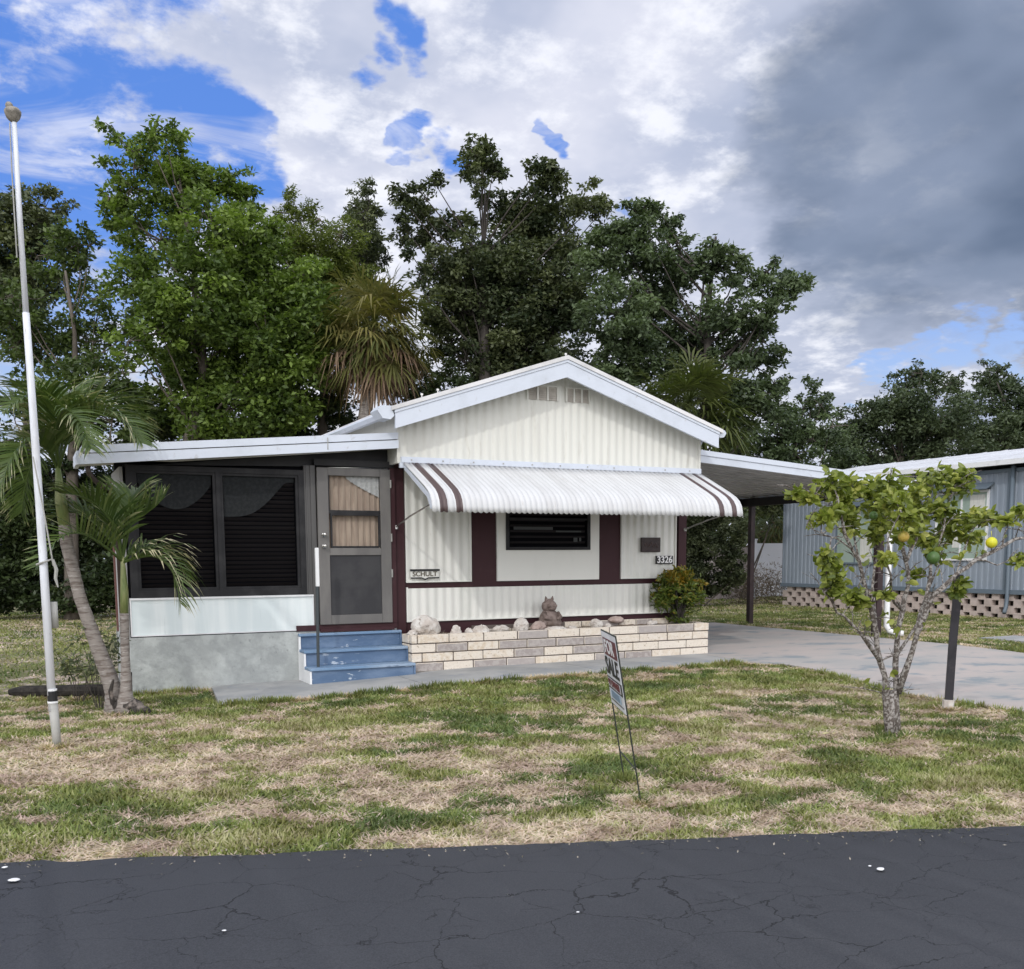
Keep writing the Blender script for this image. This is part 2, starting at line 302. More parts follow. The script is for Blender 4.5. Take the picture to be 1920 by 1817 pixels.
def npmesh(name,V,F,tint,m,parent=None,base=None,smooth=False,attrname='tint'):
    off=OFF[parent.name] if parent is not None else (Vector(base) if base is not None else Vector((0,0,0)))
    V=np.asarray(V,dtype=np.float32)-np.array(off,dtype=np.float32); F=np.asarray(F,dtype=np.int32); k=F.shape[1]
    me=bpy.data.meshes.new(name); me.vertices.add(len(V)); me.vertices.foreach_set('co',V.ravel())
    me.loops.add(F.size); me.loops.foreach_set('vertex_index',F.ravel()); me.polygons.add(len(F))
    me.polygons.foreach_set('loop_start',np.arange(0,F.size,k,dtype=np.int32)); me.update(calc_edges=True)
    if tint is not None:
        dom='FACE' if len(tint)==len(F) and attrname=='tint' else 'POINT'
        a=me.attributes.new(attrname,'FLOAT',dom); a.data.foreach_set('value',np.asarray(tint,dtype=np.float32))
    if smooth: me.polygons.foreach_set('use_smooth',[True]*len(F))
    me.materials.append(m); return link(name,me,parent,base)
def tag(o,label,cat=None,group=None,kind=None):
    if label: o['label']=label
    if cat: o['category']=cat
    if group: o['group']=group
    if kind: o['kind']=kind
    return o
def empty(name,loc,label,cat,group=None):
    o=bpy.data.objects.new(name,None); C.objects.link(o); o.location=loc; OFF[o.name]=Vector(loc); o.empty_display_size=.2
    return tag(o,label,cat,group)
def textmb(s,size,w=None,extr=.002,bold=0.0):
    cu=bpy.data.curves.new('t','FONT'); cu.body=s; cu.size=size; cu.extrude=extr; cu.align_x='CENTER'; cu.align_y='CENTER'; cu.offset=bold
    o=bpy.data.objects.new('t',cu); C.objects.link(o); bpy.context.view_layer.update()
    me=bpy.data.meshes.new_from_object(o.evaluated_get(bpy.context.evaluated_depsgraph_get()))
    V=[v.co.copy() for v in me.vertices]; F=[tuple(p.vertices) for p in me.polygons]
    bpy.data.objects.remove(o); bpy.data.curves.remove(cu); bpy.data.meshes.remove(me)
    if w: 
        xs=[v.x for v in V]; k=w/(max(xs)-min(xs))
        for v in V: v.x*=k
    return V,F
def text(name,s,size,origin,ax,ay,m,parent,w=None,bold=0.0,extr=.002):
    V,F=textmb(s,size,w,extr,bold); ax=Vector(ax).normalized(); ay=Vector(ay).normalized(); az=ax.cross(ay); o=Vector(origin)
    b=MB(); b.add([o+ax*v.x+ay*v.y+az*v.z for v in V],F); return build(b,name,m,parent)
def corr(mb,x0,x1,zb,zt,Y,pitch=.12,dep=.012,axis='x',mi=0,kx=()):
    """ribbed sheet; zt number or function; standing in plane Y, facing -Y (axis x) or plane X facing -X (axis y)"""
    xs=[]; n=int((x1-x0)/pitch)+1
    for i in range(n+1):
        for u,d in (((0,0),(.42,0),(.52,1),(.90,1)) if axis=='y' else ((0,0),(.14,.12),(.28,.5),(.42,.88),(.56,1),(.66,.88),(.78,.5),(.9,.12))):
            x=x0+(i+u)*pitch
            if x<x1-1e-4: xs.append((x,d))
    xs.append((x1,xs[-1][1]))
    for k in kx: xs.append((k,min(xs,key=lambda q:abs(q[0]-k))[1]))
    xs.sort()
    f=zt if callable(zt) else (lambda x:zt)
    vs=[];
    for x,d in xs:
        y=Y+dep*d
        for zc in (zb,f(x)): vs.append((x,y,zc) if axis=='x' else (y,x,zc))
    mb.add(vs,[(2*i,2*i+2,2*i+3,2*i+1) for i in range(len(xs)-1)],mi); return mb
# ---------------------------------------------------------------- ground levels and lawn condition
def ss(t): t=np.clip(t,0,1); return t*t*(3-2*t)
def G(x,y): return .08*ss((np.asarray(x)-2.5)/3)*ss((np.asarray(y)-8)/3)-.04*ss((2.5-np.asarray(x))/1.5)*ss((np.asarray(y)-9)/2)
_T=RNG.random((64,64))
def vn(x,y):
    xi=np.floor(x).astype(int); yi=np.floor(y).astype(int); fx=ss(x-xi); fy=ss(y-yi)
    g=lambda a,b:_T[a%64,b%64]
    return (g(xi,yi)*(1-fx)+g(xi+1,yi)*fx)*(1-fy)+(g(xi,yi+1)*(1-fx)+g(xi+1,yi+1)*fx)*fy
def fbm(x,y,o=4):
    s=0;a=.5;tt=0
    for i in range(o): s=s+a*vn(x*2**i+17*i,y*2**i+9*i); tt+=a; a*=.55
    return s/tt
BARE=[(0.04,8.35,0.9,0.5,0.5),(0.82,7.6,1.0,0.5,0.42),(1.76,7.22,1.1,0.4,0.4),(2.37,6.58,0.7,0.25,0.3),(-0.17,7.52,0.6,0.4,0.4),(1.63,5.91,0.7,0.35,0.4),(1.22,5.08,0.3,0.12,0.3),(0.35,5.42,0.35,0.14,0.35),(2.57,5.73,0.6,0.35,0.35),(2.47,4.66,0.9,0.22,0.3),(3.64,5.18,0.9,0.4,0.2),(5.02,6.9,1.2,0.3,0.22),(3.52,4.37,1.2,0.2,0.4),(4.97,5.63,0.5,0.2,0.22),(6.1,5.51,0.45,0.25,0.4),(4.86,3.94,1.0,0.2,0.45),(4.58,4.69,0.5,0.2,0.35),(4.42,8.54,0.5,0.1,0.1),(1.72,9.31,0.8,0.3,0.25),(0.26,9.3,0.5,0.3,0.3),(12.62,14.98,1.5,0.6,0.15),(1.09,16.97,0.6,0.3,0.25)]
GREEN=[(4.86,9.39,2.2,0.7,0.3),(7.62,9.22,1.0,0.5,0.3),(2.23,7.56,0.7,0.3,0.25),(2.83,8.7,1.2,0.3,0.25),(0.69,6.55,0.6,0.15,0.35),(0.05,6.89,0.6,0.2,0.35),(1.27,5.28,0.6,0.15,0.3),(0.8,5.19,0.5,0.15,0.4),(-0.05,5.73,0.5,0.2,0.3),(5.4,4.6,1.0,0.22,0.4),(5.96,4.5,0.5,0.3,0.3),(3.52,5.98,0.5,0.3,0.2),(2.5,6.31,0.3,0.25,0.3),(4.4,3.91,0.2,0.1,0.2),(0.28,15.66,1.5,0.8,0.45),(-0.25,22.8,1.5,1.2,0.4),(0.78,18.76,1.0,1.0,0.4),(15.9,19.29,2.5,2,0.25),(2.28,4.42,0.5,0.1,0.2)]
def patch(x,y):
    """share of live grass, 0 straw .. 1 green"""
    x=np.asarray(x,float); y=np.asarray(y,float)
    p=.64+1.0*(fbm(x*1.3+3,y*1.7+5)-.5)+2.2*(fbm(x*4.3,y*4.6,4)-.5)
    for bx,by,rx,ry,am in BARE: p=p-1.05*am*np.exp(-((x-bx)/rx)**2-((y-by)/ry)**2)
    for bx,by,rx,ry,am in GREEN: p=p+1.35*am*np.exp(-((x-bx)/rx)**2-((y-by)/ry)**2)
    return np.clip(p,0,1)
def grid_axis(lo,hi,f0,f1,fs):
    a=list(np.arange(f0,f1+1e-6,fs)); st=fs; c=f0
    while c>lo: st*=1.35; c-=st; a.insert(0,c)
    st=fs; c=f1
    while c<hi: st*=1.35; c+=st; a.append(c)
    return np.array(a)
gx=grid_axis(-600,700,-3,16,.09); gy=grid_axis(-200,900,2.5,14,.07)
X,Y=np.meshgrid(gx,gy); Z=G(X,Y)-.03+.018*(fbm(X*2,Y*2)-.5)*(Y<14)
Vg=np.stack([X.ravel(),Y.ravel(),Z.ravel()],1); nx=len(gx); ny=len(gy)
I=np.arange((ny-1)*nx).reshape(ny-1,nx)[:,:-1].ravel()
Fg=np.stack([I,I+1,I+nx+1,I+nx],1)
pa=patch(X,Y); far=np.clip((Y-14)/3,0,1); pa=pa*(1-far)+far*(.62+.5*(fbm(X*.6,Y*.6)-.5)); 
tag(npmesh('ground',Vg,Fg,pa.ravel(),lawn,smooth=True,attrname='patch'),'lawn soil with patches of dead turf','ground',kind='structure')
def yroad(x): return 5.42-.371*(x+.19)
# road: slab with a shallow broken edge
xs=np.arange(-60,70,.08); 
ye=yroad(xs)+.035*(fbm(xs*2.2,xs*0+3)-.5)*2+.05*(fbm(xs*9,xs*0+8)-.5)+.03*(fbm(xs*31,xs*0+8,2)-.5)
Vr=[];
for x,y in zip(xs,ye): Vr+= [(x,y,-.05),(x,y,.0),(x,y-9-.0,.02)]
Fr=[];
for i in range(len(xs)-1): a=3*i; Fr+=[(a,a+3,a+4,a+1),(a+1,a+4,a+5,a+2)]
tag(npmesh('road',Vr,[(q[0],q[1],q[2],q[3]) for q in Fr],None,asph),'dark sealed asphalt road with fine cracks','road',kind='structure')
# path and driveway slabs following the ground
def slab(name,rows,m,label,cat):
    """rows: list of (y,[x...]) with equal counts"""
    V=[];n=len(rows[0][1])
    for y,xx in rows:
        for x in xx: V.append((x,y,float(G(x,y))))
    F=[(r*n+i,r*n+i+1,(r+1)*n+i+1,(r+1)*n+i) for r in range(len(rows)-1) for i in range(n-1)]
    b=MB(); b.add(V,F)
    # skirt
    ring=[i for i in range(n)]+[r*n+n-1 for r in range(1,len(rows))]+[(len(rows)-1)*n+i for i in range(n-2,-1,-1)]+[r*n for r in range(len(rows)-2,0,-1)]
    R=[V[i] for i in ring]; k=len(R); b.add(R+[(p[0],p[1],p[2]-.1) for p in R],[(i,k+i,k+(i+1)%k,(i+1)%k) for i in range(k)])
    return tag(build(b,name,m),label,cat,kind='structure')
xj=[1.74,4.07,6.4,8.71]
for i in range(3):
    x0=xj[i]+(0 if i==0 else .006); x1=xj[i+1]-.006
    f=lambda y,x0=x0,i=i: x0+(.11*(y-10.45) if i==0 else 0)
    slab('path' if i==0 else 'path',[(y,list(np.linspace(f(y),x1,12))) for y in np.linspace(10.46,12.09,9)],concrete,('grey concrete path slab left of the blue steps','grey concrete path slab before the steps and planter','grey concrete path slab beside the driveway')[i],'path')
yl=[2.3,5,6.25,7.2,7.65,8.2,8.6,9.2,9.6,9.9,10.1,10.25,10.36,10.45]; xl=[8.5,8.5,8.5,8.5,8.52,8.6,8.72,8.95,9.03,9.02,8.97,8.9,8.8,8.72]
ys=sorted(set(list(np.arange(2.3,17,.25))+yl+[17]))
slab('driveway',[(y,list(np.linspace(np.interp(y,yl,xl),13.15,16))) for y in ys],drive,'reddish grey stained concrete driveway under the carport','driveway')
slab('side_path',[(y,list(np.linspace(14.6,15.5,4))) for y in np.linspace(6,11.6,8)],concrete,'pale concrete strip in the grass beyond the driveway','path')
# ================================================================ the mobile home
H=empty('mobile_home',(6.45,12.1,.06),'cream ribbed mobile home with a maroon trimmed front and low white gable','mobile home')
AX=6.44; SL=.326
ztop=lambda x,z0=4.07:z0-SL*abs(x-AX)
b=MB(); corr(b,4.22,8.76,2.735,lambda x:ztop(x)-.06,11.745,kx=(AX,),dep=.013); build(b,'gable_wall',siding,H)
for q in ((4.19,4.23,11.735,12.1,2.66,3.28),(8.75,8.785,11.735,12.1,2.66,3.28)): b=MB(); b.box(*q); build(b,'corner_trim',siding,H)
# soffit under the projecting gable, and the body of the home
b=MB(); b.box(4.23,8.75,11.765,12.115,2.70,2.73); build(b,'gable_soffit',siding,H)
b=MB(); b.prism([(4.20,.1),(4.255,.1),(8.765,.1),(8.765,3.26),(AX,3.99),(4.20,3.26)],12.14,20.0,'y'); build(b,'body',siding,H)
b=MB(); b.box(4.23,8.765,11.69,11.745,2.665,2.735); b.box(4.21,8.775,11.70,11.735,2.60,2.665); r=build(b,'head_rail',trimwhite,H)
for x in np.arange(4.35,8.75,.42): b=MB(); b.box(x,x+.018,11.684,11.69,2.69,2.706); build(b,'screw_head',poleg,r)
# maroon front with ribbed panels standing proud
b=MB(); b.box(4.255,8.765,12.10,12.138,.50,2.70); build(b,'front_wall',maroon,H)
for q in ((8.64,8.775,12.04,12.098,.08,2.70),(4.255,4.385,12.06,12.098,.08,2.62)): b=MB(); b.box(*q); build(b,'corner_post',maroon,H)
for (x0,x1,z0,z1,p) in ((4.40,5.325,1.175,2.69,.12),(7.665,8.62,1.175,2.69,.12),(4.40,8.62,.665,1.115,.12)):
    b=MB(); corr(b,x0+.02,x1-.02,z0+.015,z1-.015,12.070,pitch=p,dep=.015)
    for a in ((x0,x0+.022,z0,z1),(x1-.022,x1,z0,z1)): b.box(a[0],a[1],12.066,12.0995,a[2],a[3])
    b.box(x0+.022,x1-.022,12.066,12.0995,z0,z0+.018); build(b,'siding_panel',siding_low,H)
b=MB(); 
for q in ((5.70,5.845,1.175,2.69),(7.125,7.295,1.175,2.69)): b.box(q[0],q[1],12.066,12.0995,q[2],q[3])
b.box(5.845,7.125,12.066,12.0995,1.175,1.60); b.box(5.845,7.125,12.066,12.0995,2.42,2.69)
build(b,'window_surround',siding_low,H)
# window
wf=MB()
for q in ((5.83,5.875,1.59,2.43),(7.095,7.14,1.59,2.43)): wf.box(q[0],q[1],12.045,12.0655,q[2],q[3])
wf.box(5.875,7.095,12.045,12.0655,1.59,1.63); wf.box(5.875,7.095,12.045,12.0655,2.39,2.43); wf.box(5.875,7.095,12.046,12.0655,2.00,2.025)
wf=build(wf,'front_window',bronze,H)
b=MB(); 
b.add([(5.875,12.062,1.63),(7.095,12.062,1.63),(7.095,12.062,2.39),(5.875,12.062,2.39)],[(0,1,2,3)]); build(b,'glass',glass,wf)
b=MB(); b.add([(5.85,12.0985,1.6),(7.12,12.0985,1.6),(7.12,12.0985,2.42),(5.85,12.0985,2.42)],[(0,1,2,3)]); build(b,'room_shade_sheet',screen,wf)  # black sheet stands in for the unlit room behind the glass
b=MB()
for i,z in enumerate(np.arange(1.68,2.38,.075)): b.add([(5.9,12.088,z),(7.07,12.088,z),(7.07,12.072,z+.03),(5.9,12.072,z+.03)],[(0,1,2,3)],t=random.random())
build(b,'blind',blindm,wf)
b=MB(); b.box(5.95,6.55,12.066,12.07,1.865,1.905); b.box(6.60,7.0,12.066,12.07,1.835,1.855); b.box(6.88,6.94,12.066,12.07,1.70,1.76); b.box(6.97,7.0,12.066,12.07,1.71,1.76); build(b,'window_clutter',mat('dim grey clutter',(.10,.10,.10),.8),wf)
# gable vents
for x0,x1 in ((6.00,6.445),(6.58,6.93)):
    v=MB(); zt=3.735; zb=3.545
    n=3; w=(x1-x0)/n
    for i in range(n+1): v.box(x0+i*w-.012,x0+i*w+.012,11.728,11.749,zb,zt)
    for i in range(n): v.box(x0+i*w+.012,x0+(i+1)*w-.012,11.728,11.749,zt-.014,zt)
    v=build(v,'gable_vent',siding,H); b=MB()
    for i in range(n):
        b.box(x0+i*w+.012,x0+(i+1)*w-.012,11.744,11.7485,zb,zt-.014)
        for k in range(6):
            zz=zb+.005+k*.028; b.add([(x0+i*w+.012,11.734,zz),(x0+(i+1)*w-.012,11.734,zz),(x0+(i+1)*w-.012,11.743,zz+.022),(x0+i*w+.012,11.743,zz+.022)],[(0,1,2,3)])
    build(b,'louvre',mat('beige louvre',(.50,.47,.42),.7,(.40,.37,.33),8),v)
# roof
def roofpoly(z0,th,xl=4.06,xr=8.92): return [(xl,ztop(xl,z0)),(AX,z0),(xr,ztop(xr,z0)),(xr,ztop(xr,z0)-th),(AX,z0-th),(xl,ztop(xl,z0)-th)]
def roofhalves(mb,z0,th,ya,yb,xl=4.06,xr=8.92,mi=0):
    mb.prism([(xl,ztop(xl,z0)),(AX,z0),(AX,z0-th),(xl,ztop(xl,z0)-th)],ya,yb,'y',mi); mb.prism([(AX+.0005,z0),(xr,ztop(xr,z0)),(xr,ztop(xr,z0)-th),(AX+.0005,z0-th)],ya,yb,'y',mi)
b=MB(); roofhalves(b,4.085,.05,11.44,20.3,4.03,8.95); rf=build(b,'roof',roofm,H)
b=MB(); roofhalves(b,4.033,.035,11.452,11.50,4.07,8.90); roofhalves(b,3.996,.185,11.462,11.50,4.08,8.89); build(b,'fascia',trimwhite,rf)
b=MB(); roofhalves(b,4.033,.03,11.502,11.75,4.12,8.86); build(b,'rake_soffit',siding,rf)
# gutters with box ends
gp=[(0,0),(-.03,.10),(-.13,.10),(-.17,.05),(-.12,-.03),(-.04,-.04)]
b=MB(); b.prism([(4.06+x*.55,3.205+z*.6) for x,z in gp],11.75,20.2,'y'); b.prism([(4.07+x*1.25,3.19+z*1.15) for x,z in gp],11.47,11.75,'y'); build(b,'gutter',trimwhite,rf)
b=MB(); b.prism([(8.90-x*.85,3.19+z*.75) for x,z in gp],11.49,20.2,'y'); build(b,'gutter',trimwhite,rf)
b=MB(); b.tube([(8.88,11.85,3.16),(8.83,11.86,3.05),(8.80,11.88,2.98),(8.80,12.1,2.95)],.028,8); build(b,'gutter_elbow',trimwhite,rf,smooth=True)
for x in (4.45,4.66,6.46): b=MB(); b.box(x,x+.012,11.55,11.56,ztop(x,4.085)-.01,ztop(x,4.085)+.055); b.box(x-.012,x+.02,11.545,11.552,ztop(x,4.085)+.03,ztop(x,4.085)+.05); build(b,'roof_clip',chrome,rf)
# ---- awning: ribbed metal, curled down at the lower edge
prof=[(11.70,2.655),(11.50,2.565),(11.25,2.452),(11.02,2.345),(10.90,2.282),(10.83,2.225),(10.785,2.16),(10.765,2.09),(10.76,2.035)]
x0,x1=4.255,8.765; per=.0725; nx_=int((x1-x0)/per*6); V=[];F=[];Mi=[]
nrm=[]
for j in range(len(prof)):
    a=prof[max(j-1,0)]; c=prof[min(j+1,len(prof)-1)]; dy,dz=c[0]-a[0],c[1]-a[1]; L=sqrt(dy*dy+dz*dz); nrm.append((dz/L,-dy/L))
for i in range(nx_+1):
    x=x0+(x1-x0)*i/nx_; h=.015*abs(sin(pi*(x-x0)/per))**.8
    for (y,zc),(ny_,nz_) in zip(prof,nrm): V.append((x,y+ny_*h*1.0,zc+nz_*h-(.020*abs(sin(pi*(x-x0)/per)) if (y,zc)==prof[-1] else 0)))
stripes=[(4.355,4.445),(4.555,4.645),(x1-.385,x1-.30),(x1-.185,x1-.10)]
npf=len(prof)
b=MB(); 
b.v=V
for i in range(nx_):
    xm=x0+(x1-x0)*(i+.5)/nx_; mi=1 if any(a<=xm<=c for a,c in stripes) else 0
    for j in range(npf-1): b.f.append((i*npf+j,(i+1)*npf+j,(i+1)*npf+j+1,i*npf+j+1)); b.m.append(mi); b.t.append(.5)
aw=build(b,'awning',[awnw,darkstripe],H,smooth=True)
mo=aw.modifiers.new('thickness','SOLIDIFY'); mo.thickness=.004; mo.offset=-1
for x in (4.262,8.745):
    b=MB(); b.prism([(11.69,2.63),(10.90,2.25),(10.80,2.14),(10.79,2.06),(10.83,2.06),(10.93,2.20),(11.69,2.575)],x,x+.014,'x'); build(b,'awning_side_rail',trimwhite,aw)
for x in (4.268,8.752):
    b=MB(); b.tube([(x,10.85,2.11),(x-.01,11.5,2.0),(x,12.055,1.885)],.011,6); b.tube([(x,12.055,1.905),(x,12.055,1.86)],.03,8); build(b,'awning_arm',chrome if x<5 else poleg,aw)
# ---- enclosed porch on the left
b=MB(); b.box(.99,4.25,12.045,13.42,-.15,.60); build(b,'porch_base',stucco,H)
b=MB(); b.box(1.05,4.25,12.105,12.14,.60,1.06); b.box(1.05,4.25,13.30,13.34,.60,2.72);
b.prism([(1.05,2.56),(4.25,2.64),(4.25,2.86),(1.05,2.54)],12.105,12.14,'y'); build(b,'porch_wall',darkwood,H)
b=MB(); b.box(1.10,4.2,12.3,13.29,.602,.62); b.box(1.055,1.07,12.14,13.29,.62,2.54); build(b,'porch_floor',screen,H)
b=MB(); b.box(1.01,1.045,12.14,13.25,.60,2.54); build(b,'side_wall',mat('light grey board',(.40,.40,.40),.7),H)  # side wall board in one even light grey
b=MB(); b.box(.99,1.05,13.26,13.33,-.05,2.5); build(b,'corner_post',mat('faded maroon post',(.16,.075,.065),.6),H)
b=MB(); b.box(1.06,3.165,12.05,12.10,.625,1.03); build(b,'kick_panel',kick,H)
b=MB(); b.box(1.05,3.175,12.03,12.102,1.03,1.052); b.box(1.05,1.06,12.04,12.102,.62,1.03); b.box(3.165,3.175,12.04,12.102,.62,1.03); b.box(1.05,3.175,12.04,12.102,.612,.624); build(b,'panel_trim',whitepaint,H)
b=MB(); b.box(1.045,3.2,12.05,12.1,.598,.611); b.box(2.95,4.255,12.03,12.104,.60,.672,1); b.box(3.24,4.2,11.98,12.03,.585,.625,1); build(b,'sill_band',[bronze,maroon],H)
# big window
w=MB()
for q in ((1.07,1.15,1.055,2.56),(3.03,3.10,1.055,2.56),(2.055,2.10,1.13,2.50)): w.box(q[0],q[1],12.05,12.102,q[2],q[3])
w.box(1.15,3.03,12.05,12.102,1.055,1.13); w.box(1.15,3.03,12.05,12.102,2.50,2.56)
for q in ((1.15,1.185),(2.02,2.055),(2.10,2.135),(2.995,3.03)): w.box(q[0],q[1],12.066,12.10,1.13,2.50)
for q in ((1.185,2.02),(2.135,2.995)): w.box(q[0],q[1],12.068,12.10,1.13,1.165); w.box(q[0],q[1],12.068,12.10,2.47,2.50)
w=build(w,'porch_window',bronze,H)
for a,c in ((1.185,2.02),(2.135,2.995)):
    b=MB(); b.add([(a,12.085,1.165),(c,12.085,1.165),(c,12.085,2.47),(a,12.085,2.47)],[(0,1,2,3)]); build(b,'glass',glass,w)
    b=MB()
    for z_ in np.arange(1.17,2.40,.052): b.add([(a+.01,12.135,z_),(c-.01,12.135,z_),(c-.01,12.106,z_+.036),(a+.01,12.106,z_+.036)],[(0,1,2,3)],t=random.random())
    build(b,'blind',blindm,w)
    # swagged lace valance: a hanging curve
    b=MB(); n=28; vs=[]
    for i in range(n+1):
        u=i/n; x=a+.01+(c-a-.02)*u
        d=(.10+.30*sin(pi*u)**.8) if a<2 else (.42*(1-u)**2*1.0+.06+.22*sin(pi*min(1,u*1.15)))
        for k in range(7): vs.append((x,12.100+.004*sin(9*pi*u+k*.9),2.47-d*k/6))
    b.add(vs,[(i*7+k,(i+1)*7+k,(i+1)*7+k+1,i*7+k+1) for i in range(n) for k in range(6)]); build(b,'lace_valance',sheer,w,smooth=True)
b=MB(); b.box(1.10,4.2,12.145,12.16,.62,2.6); build(b,'porch_shade_sheet',screen,H)  # black sheet added behind the blinds as the porch's inner shade
b=MB(); b.box(3.10,3.225,12.055,12.104,1.055,2.62); b.box(3.12,3.135,12.045,12.056,1.055,2.62); b.box(3.175,3.235,12.04,12.054,.672,2.62); build(b,'mullion_post',mat('grey brown mullion',(.085,.083,.082),.5),H)
# screen door
d=MB(); dz0,dz1=.675,2.60
for q in ((3.245,3.385,dz0,dz1),(4.05,4.185,dz0,dz1)): d.box(q[0],q[1],12.0,12.04,q[2],q[3])
for z0,z1 in ((dz0,.79),(1.53,1.62),(2.505,dz1)): d.box(3.385,4.05,12.001,12.04,z0,z1)
d=build(d,'storm_door',doorgrey,H,bevel=.004)
b=MB(); b.box(3.385,4.05,12.018,12.03,.79,1.53); build(b,'lower_panel',darkpanel,d)
b=MB(); 
b.box(3.385,4.05,12.008,12.03,2.045,2.085); b.box(3.385,3.40,12.01,12.03,2.085,2.505); b.box(3.405,3.425,12.004,12.03,1.63,2.045); b.box(4.02,4.04,12.004,12.03,1.63,2.045); b.box(3.425,4.02,12.004,12.03,2.02,2.045); b.box(3.425,4.02,12.004,12.03,1.62,1.645)
build(b,'sash_frame',bronze,d)
b=MB(); b.add([(3.385,12.03,1.62),(4.05,12.03,1.62),(4.05,12.03,2.505),(3.385,12.03,2.505)],[(0,1,2,3)]); build(b,'glass',glass,d)
b=MB(); n=60; vs=[]
for i in range(n+1):
    x=3.375+.68*i/n; y=12.075+.010*sin(i*.9)+.006*sin(i*2.3)
    vs+=[(x,y,1.60),(x,y,2.51)]
b.add(vs,[(2*i,2*i+2,2*i+3,2*i+1) for i in range(n)]); build(b,'curtain',peach,d,smooth=True)
b=MB(); n=24; vs=[]
for i in range(n+1):
    u=i/n; x=3.62+.43*u; vs+=[(x,12.055+.004*sin(i*1.7),2.51),(x,12.055+.004*sin(i*1.7),2.50-.24*u**.8-.012*abs(sin(i*1.9)))]
b.add(vs,[(2*i,2*i+2,2*i+3,2*i+1) for i in range(n)]); build(b,'lace_curtain',lace,d)
for z_ in (1.785,1.645):
    b=MB(); 
    vs=[]; 
    b.tube([(3.312,12.0,z_),(3.312,11.985,z_)],.028,12); b.tube([(3.312,11.985,z_),(3.312,11.955,z_)],[.012,.012],10); b.tube([(3.312,11.965,z_),(3.312,11.955,z_),(3.312,11.935,z_),(3.312,11.925,z_)],[.012,.024,.026,.012],12)
    build(b,'door_knob',chrome,d,smooth=True)
for z_ in (2.42,1.75,1.3): b=MB(); b.box(4.178,4.195,11.99,12.0,z_-.05,z_+.05); build(b,'hinge',poleg,d)
b=MB(); b.box(4.187,4.25,12.02,12.099,.672,2.62); build(b,'door_jamb',maroon,H); b=MB(); b.box(3.225,4.25,12.03,12.099,2.625,2.70); build(b,'door_head',darkwood,H)
# porch roof
zr=lambda x: 2.695+(x-.55)*.0865
b=MB(); b.prism([(.60,zr(.60)-.01),(4.19,zr(4.19)-.01),(4.19,zr(4.19)-.055),(.60,zr(.60)-.055)],11.745,13.6,'y'); pr=build(b,'porch_roof',ceil_grey,H)
b=MB(); b.prism([(.78,zr(.78)+.015),(4.195,zr(4.195)+.015),(4.195,zr(4.195)-.065),(.70,zr(.70)-.065),(.62,zr(.62)-.04)],11.70,11.735,'y')
b.prism([(.60,zr(.60)-.0),(.62,zr(.62)-.078),(4.195,zr(4.195)-.078),(4.195,zr(4.195)-.175),(.55,zr(.55)-.185),(.54,zr(.55)-.12)],11.69,11.74,'y')
b.box(.555,.60,11.74,12.5,2.53,2.66); build(b,'fascia',trimwhite,pr)
b=MB(); b.box(3.30,3.31,11.684,11.69,2.78,2.92); build(b,'fascia_joint',poleg,pr)
b=MB(); b.tube([(.66,11.78,2.50),(.68,11.80,2.42),(.76,11.92,2.34),(.92,12.15,2.28),(.97,12.22,2.18),(.975,12.24,.05)],.028,8); build(b,'downspout',mat('brown downspout',(.06,.045,.04),.5),pr,smooth=True)
# ================================================================ steps, rail, planter
st=empty('porch_steps',(3.62,11.8,.0),'three worn blue painted steps with a white side in front of the grey door','steps')
XA,XB=2.975,4.285
T=[(11.485,.195),(11.745,.385),(11.975,.575)]
for i,(yf,zt) in enumerate(T):
    yb=T[i+1][0] if i<2 else 12.04
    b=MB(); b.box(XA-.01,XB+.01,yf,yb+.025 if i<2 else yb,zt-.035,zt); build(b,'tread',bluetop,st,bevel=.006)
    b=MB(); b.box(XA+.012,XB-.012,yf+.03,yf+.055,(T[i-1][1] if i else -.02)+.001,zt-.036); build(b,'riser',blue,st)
for x in (XA-.012,XB-.010):
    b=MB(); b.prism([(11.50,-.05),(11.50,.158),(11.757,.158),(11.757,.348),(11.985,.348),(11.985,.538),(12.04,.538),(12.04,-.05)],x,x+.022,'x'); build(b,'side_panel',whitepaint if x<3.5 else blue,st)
b=MB(); b.tube([(3.10,11.63,.195),(3.115,11.63,1.16)],.019,8); hr=tag(build(b,'handrail_post',mat('dark grey rail',(.045,.055,.06),.45),None,base=(3.10,11.63,.195)),'thin dark upright rail with a white grip on the blue steps','handrail')
b=MB(); b.box(3.098,3.142,11.61,11.65,1.16,1.62); build(b,'grip',whitepaint,hr,bevel=.006)
pl=empty('stone_planter',(6.6,11.85,.06),'long low planter of cream and grey split stone along the house front','planter')
R=random.Random(4)
def course(mb,mg_,x0,x1,yf,yb,z0,z1,R,ln=.46,off=0,axis='x'):
    x=x0; first=True
    while x<x1-.02:
        L=ln*R.uniform(.9,1.08); 
        if first: L*=off if off else 1; first=False
        if x+L>x1-.1: L=x1-x
        g=1 if R.random()<.25 else 0
        j=R.uniform(-.006,.006); e=.007
        a=(x+e,x+L-e)
        if axis=='x': mb.box(a[0],a[1],yf+j,yb,z0+e,z1-e,g,R.random())
        else: mb.box(yf,yb,a[0],a[1],z0+e,z1-e,g,R.random())
        x+=L
b=MB(); zc=[.055,.175,.295,.412,.53]
for i in range(4): course(b,None,4.30,8.915,11.65,11.75,zc[i],zc[i+1],R,.46,[1,.32,.75,.2][i] or 1)
for i in range(4):
    for xx in ((4.30,4.40),(8.815,8.913)): course(b,None,11.755,12.035,xx[0],xx[1],zc[i],zc[i+1],R,.3 if i%2 else .18,1,'y')
build(b,'stone_wall',[stone_c,stone_g],pl,bevel=.006)
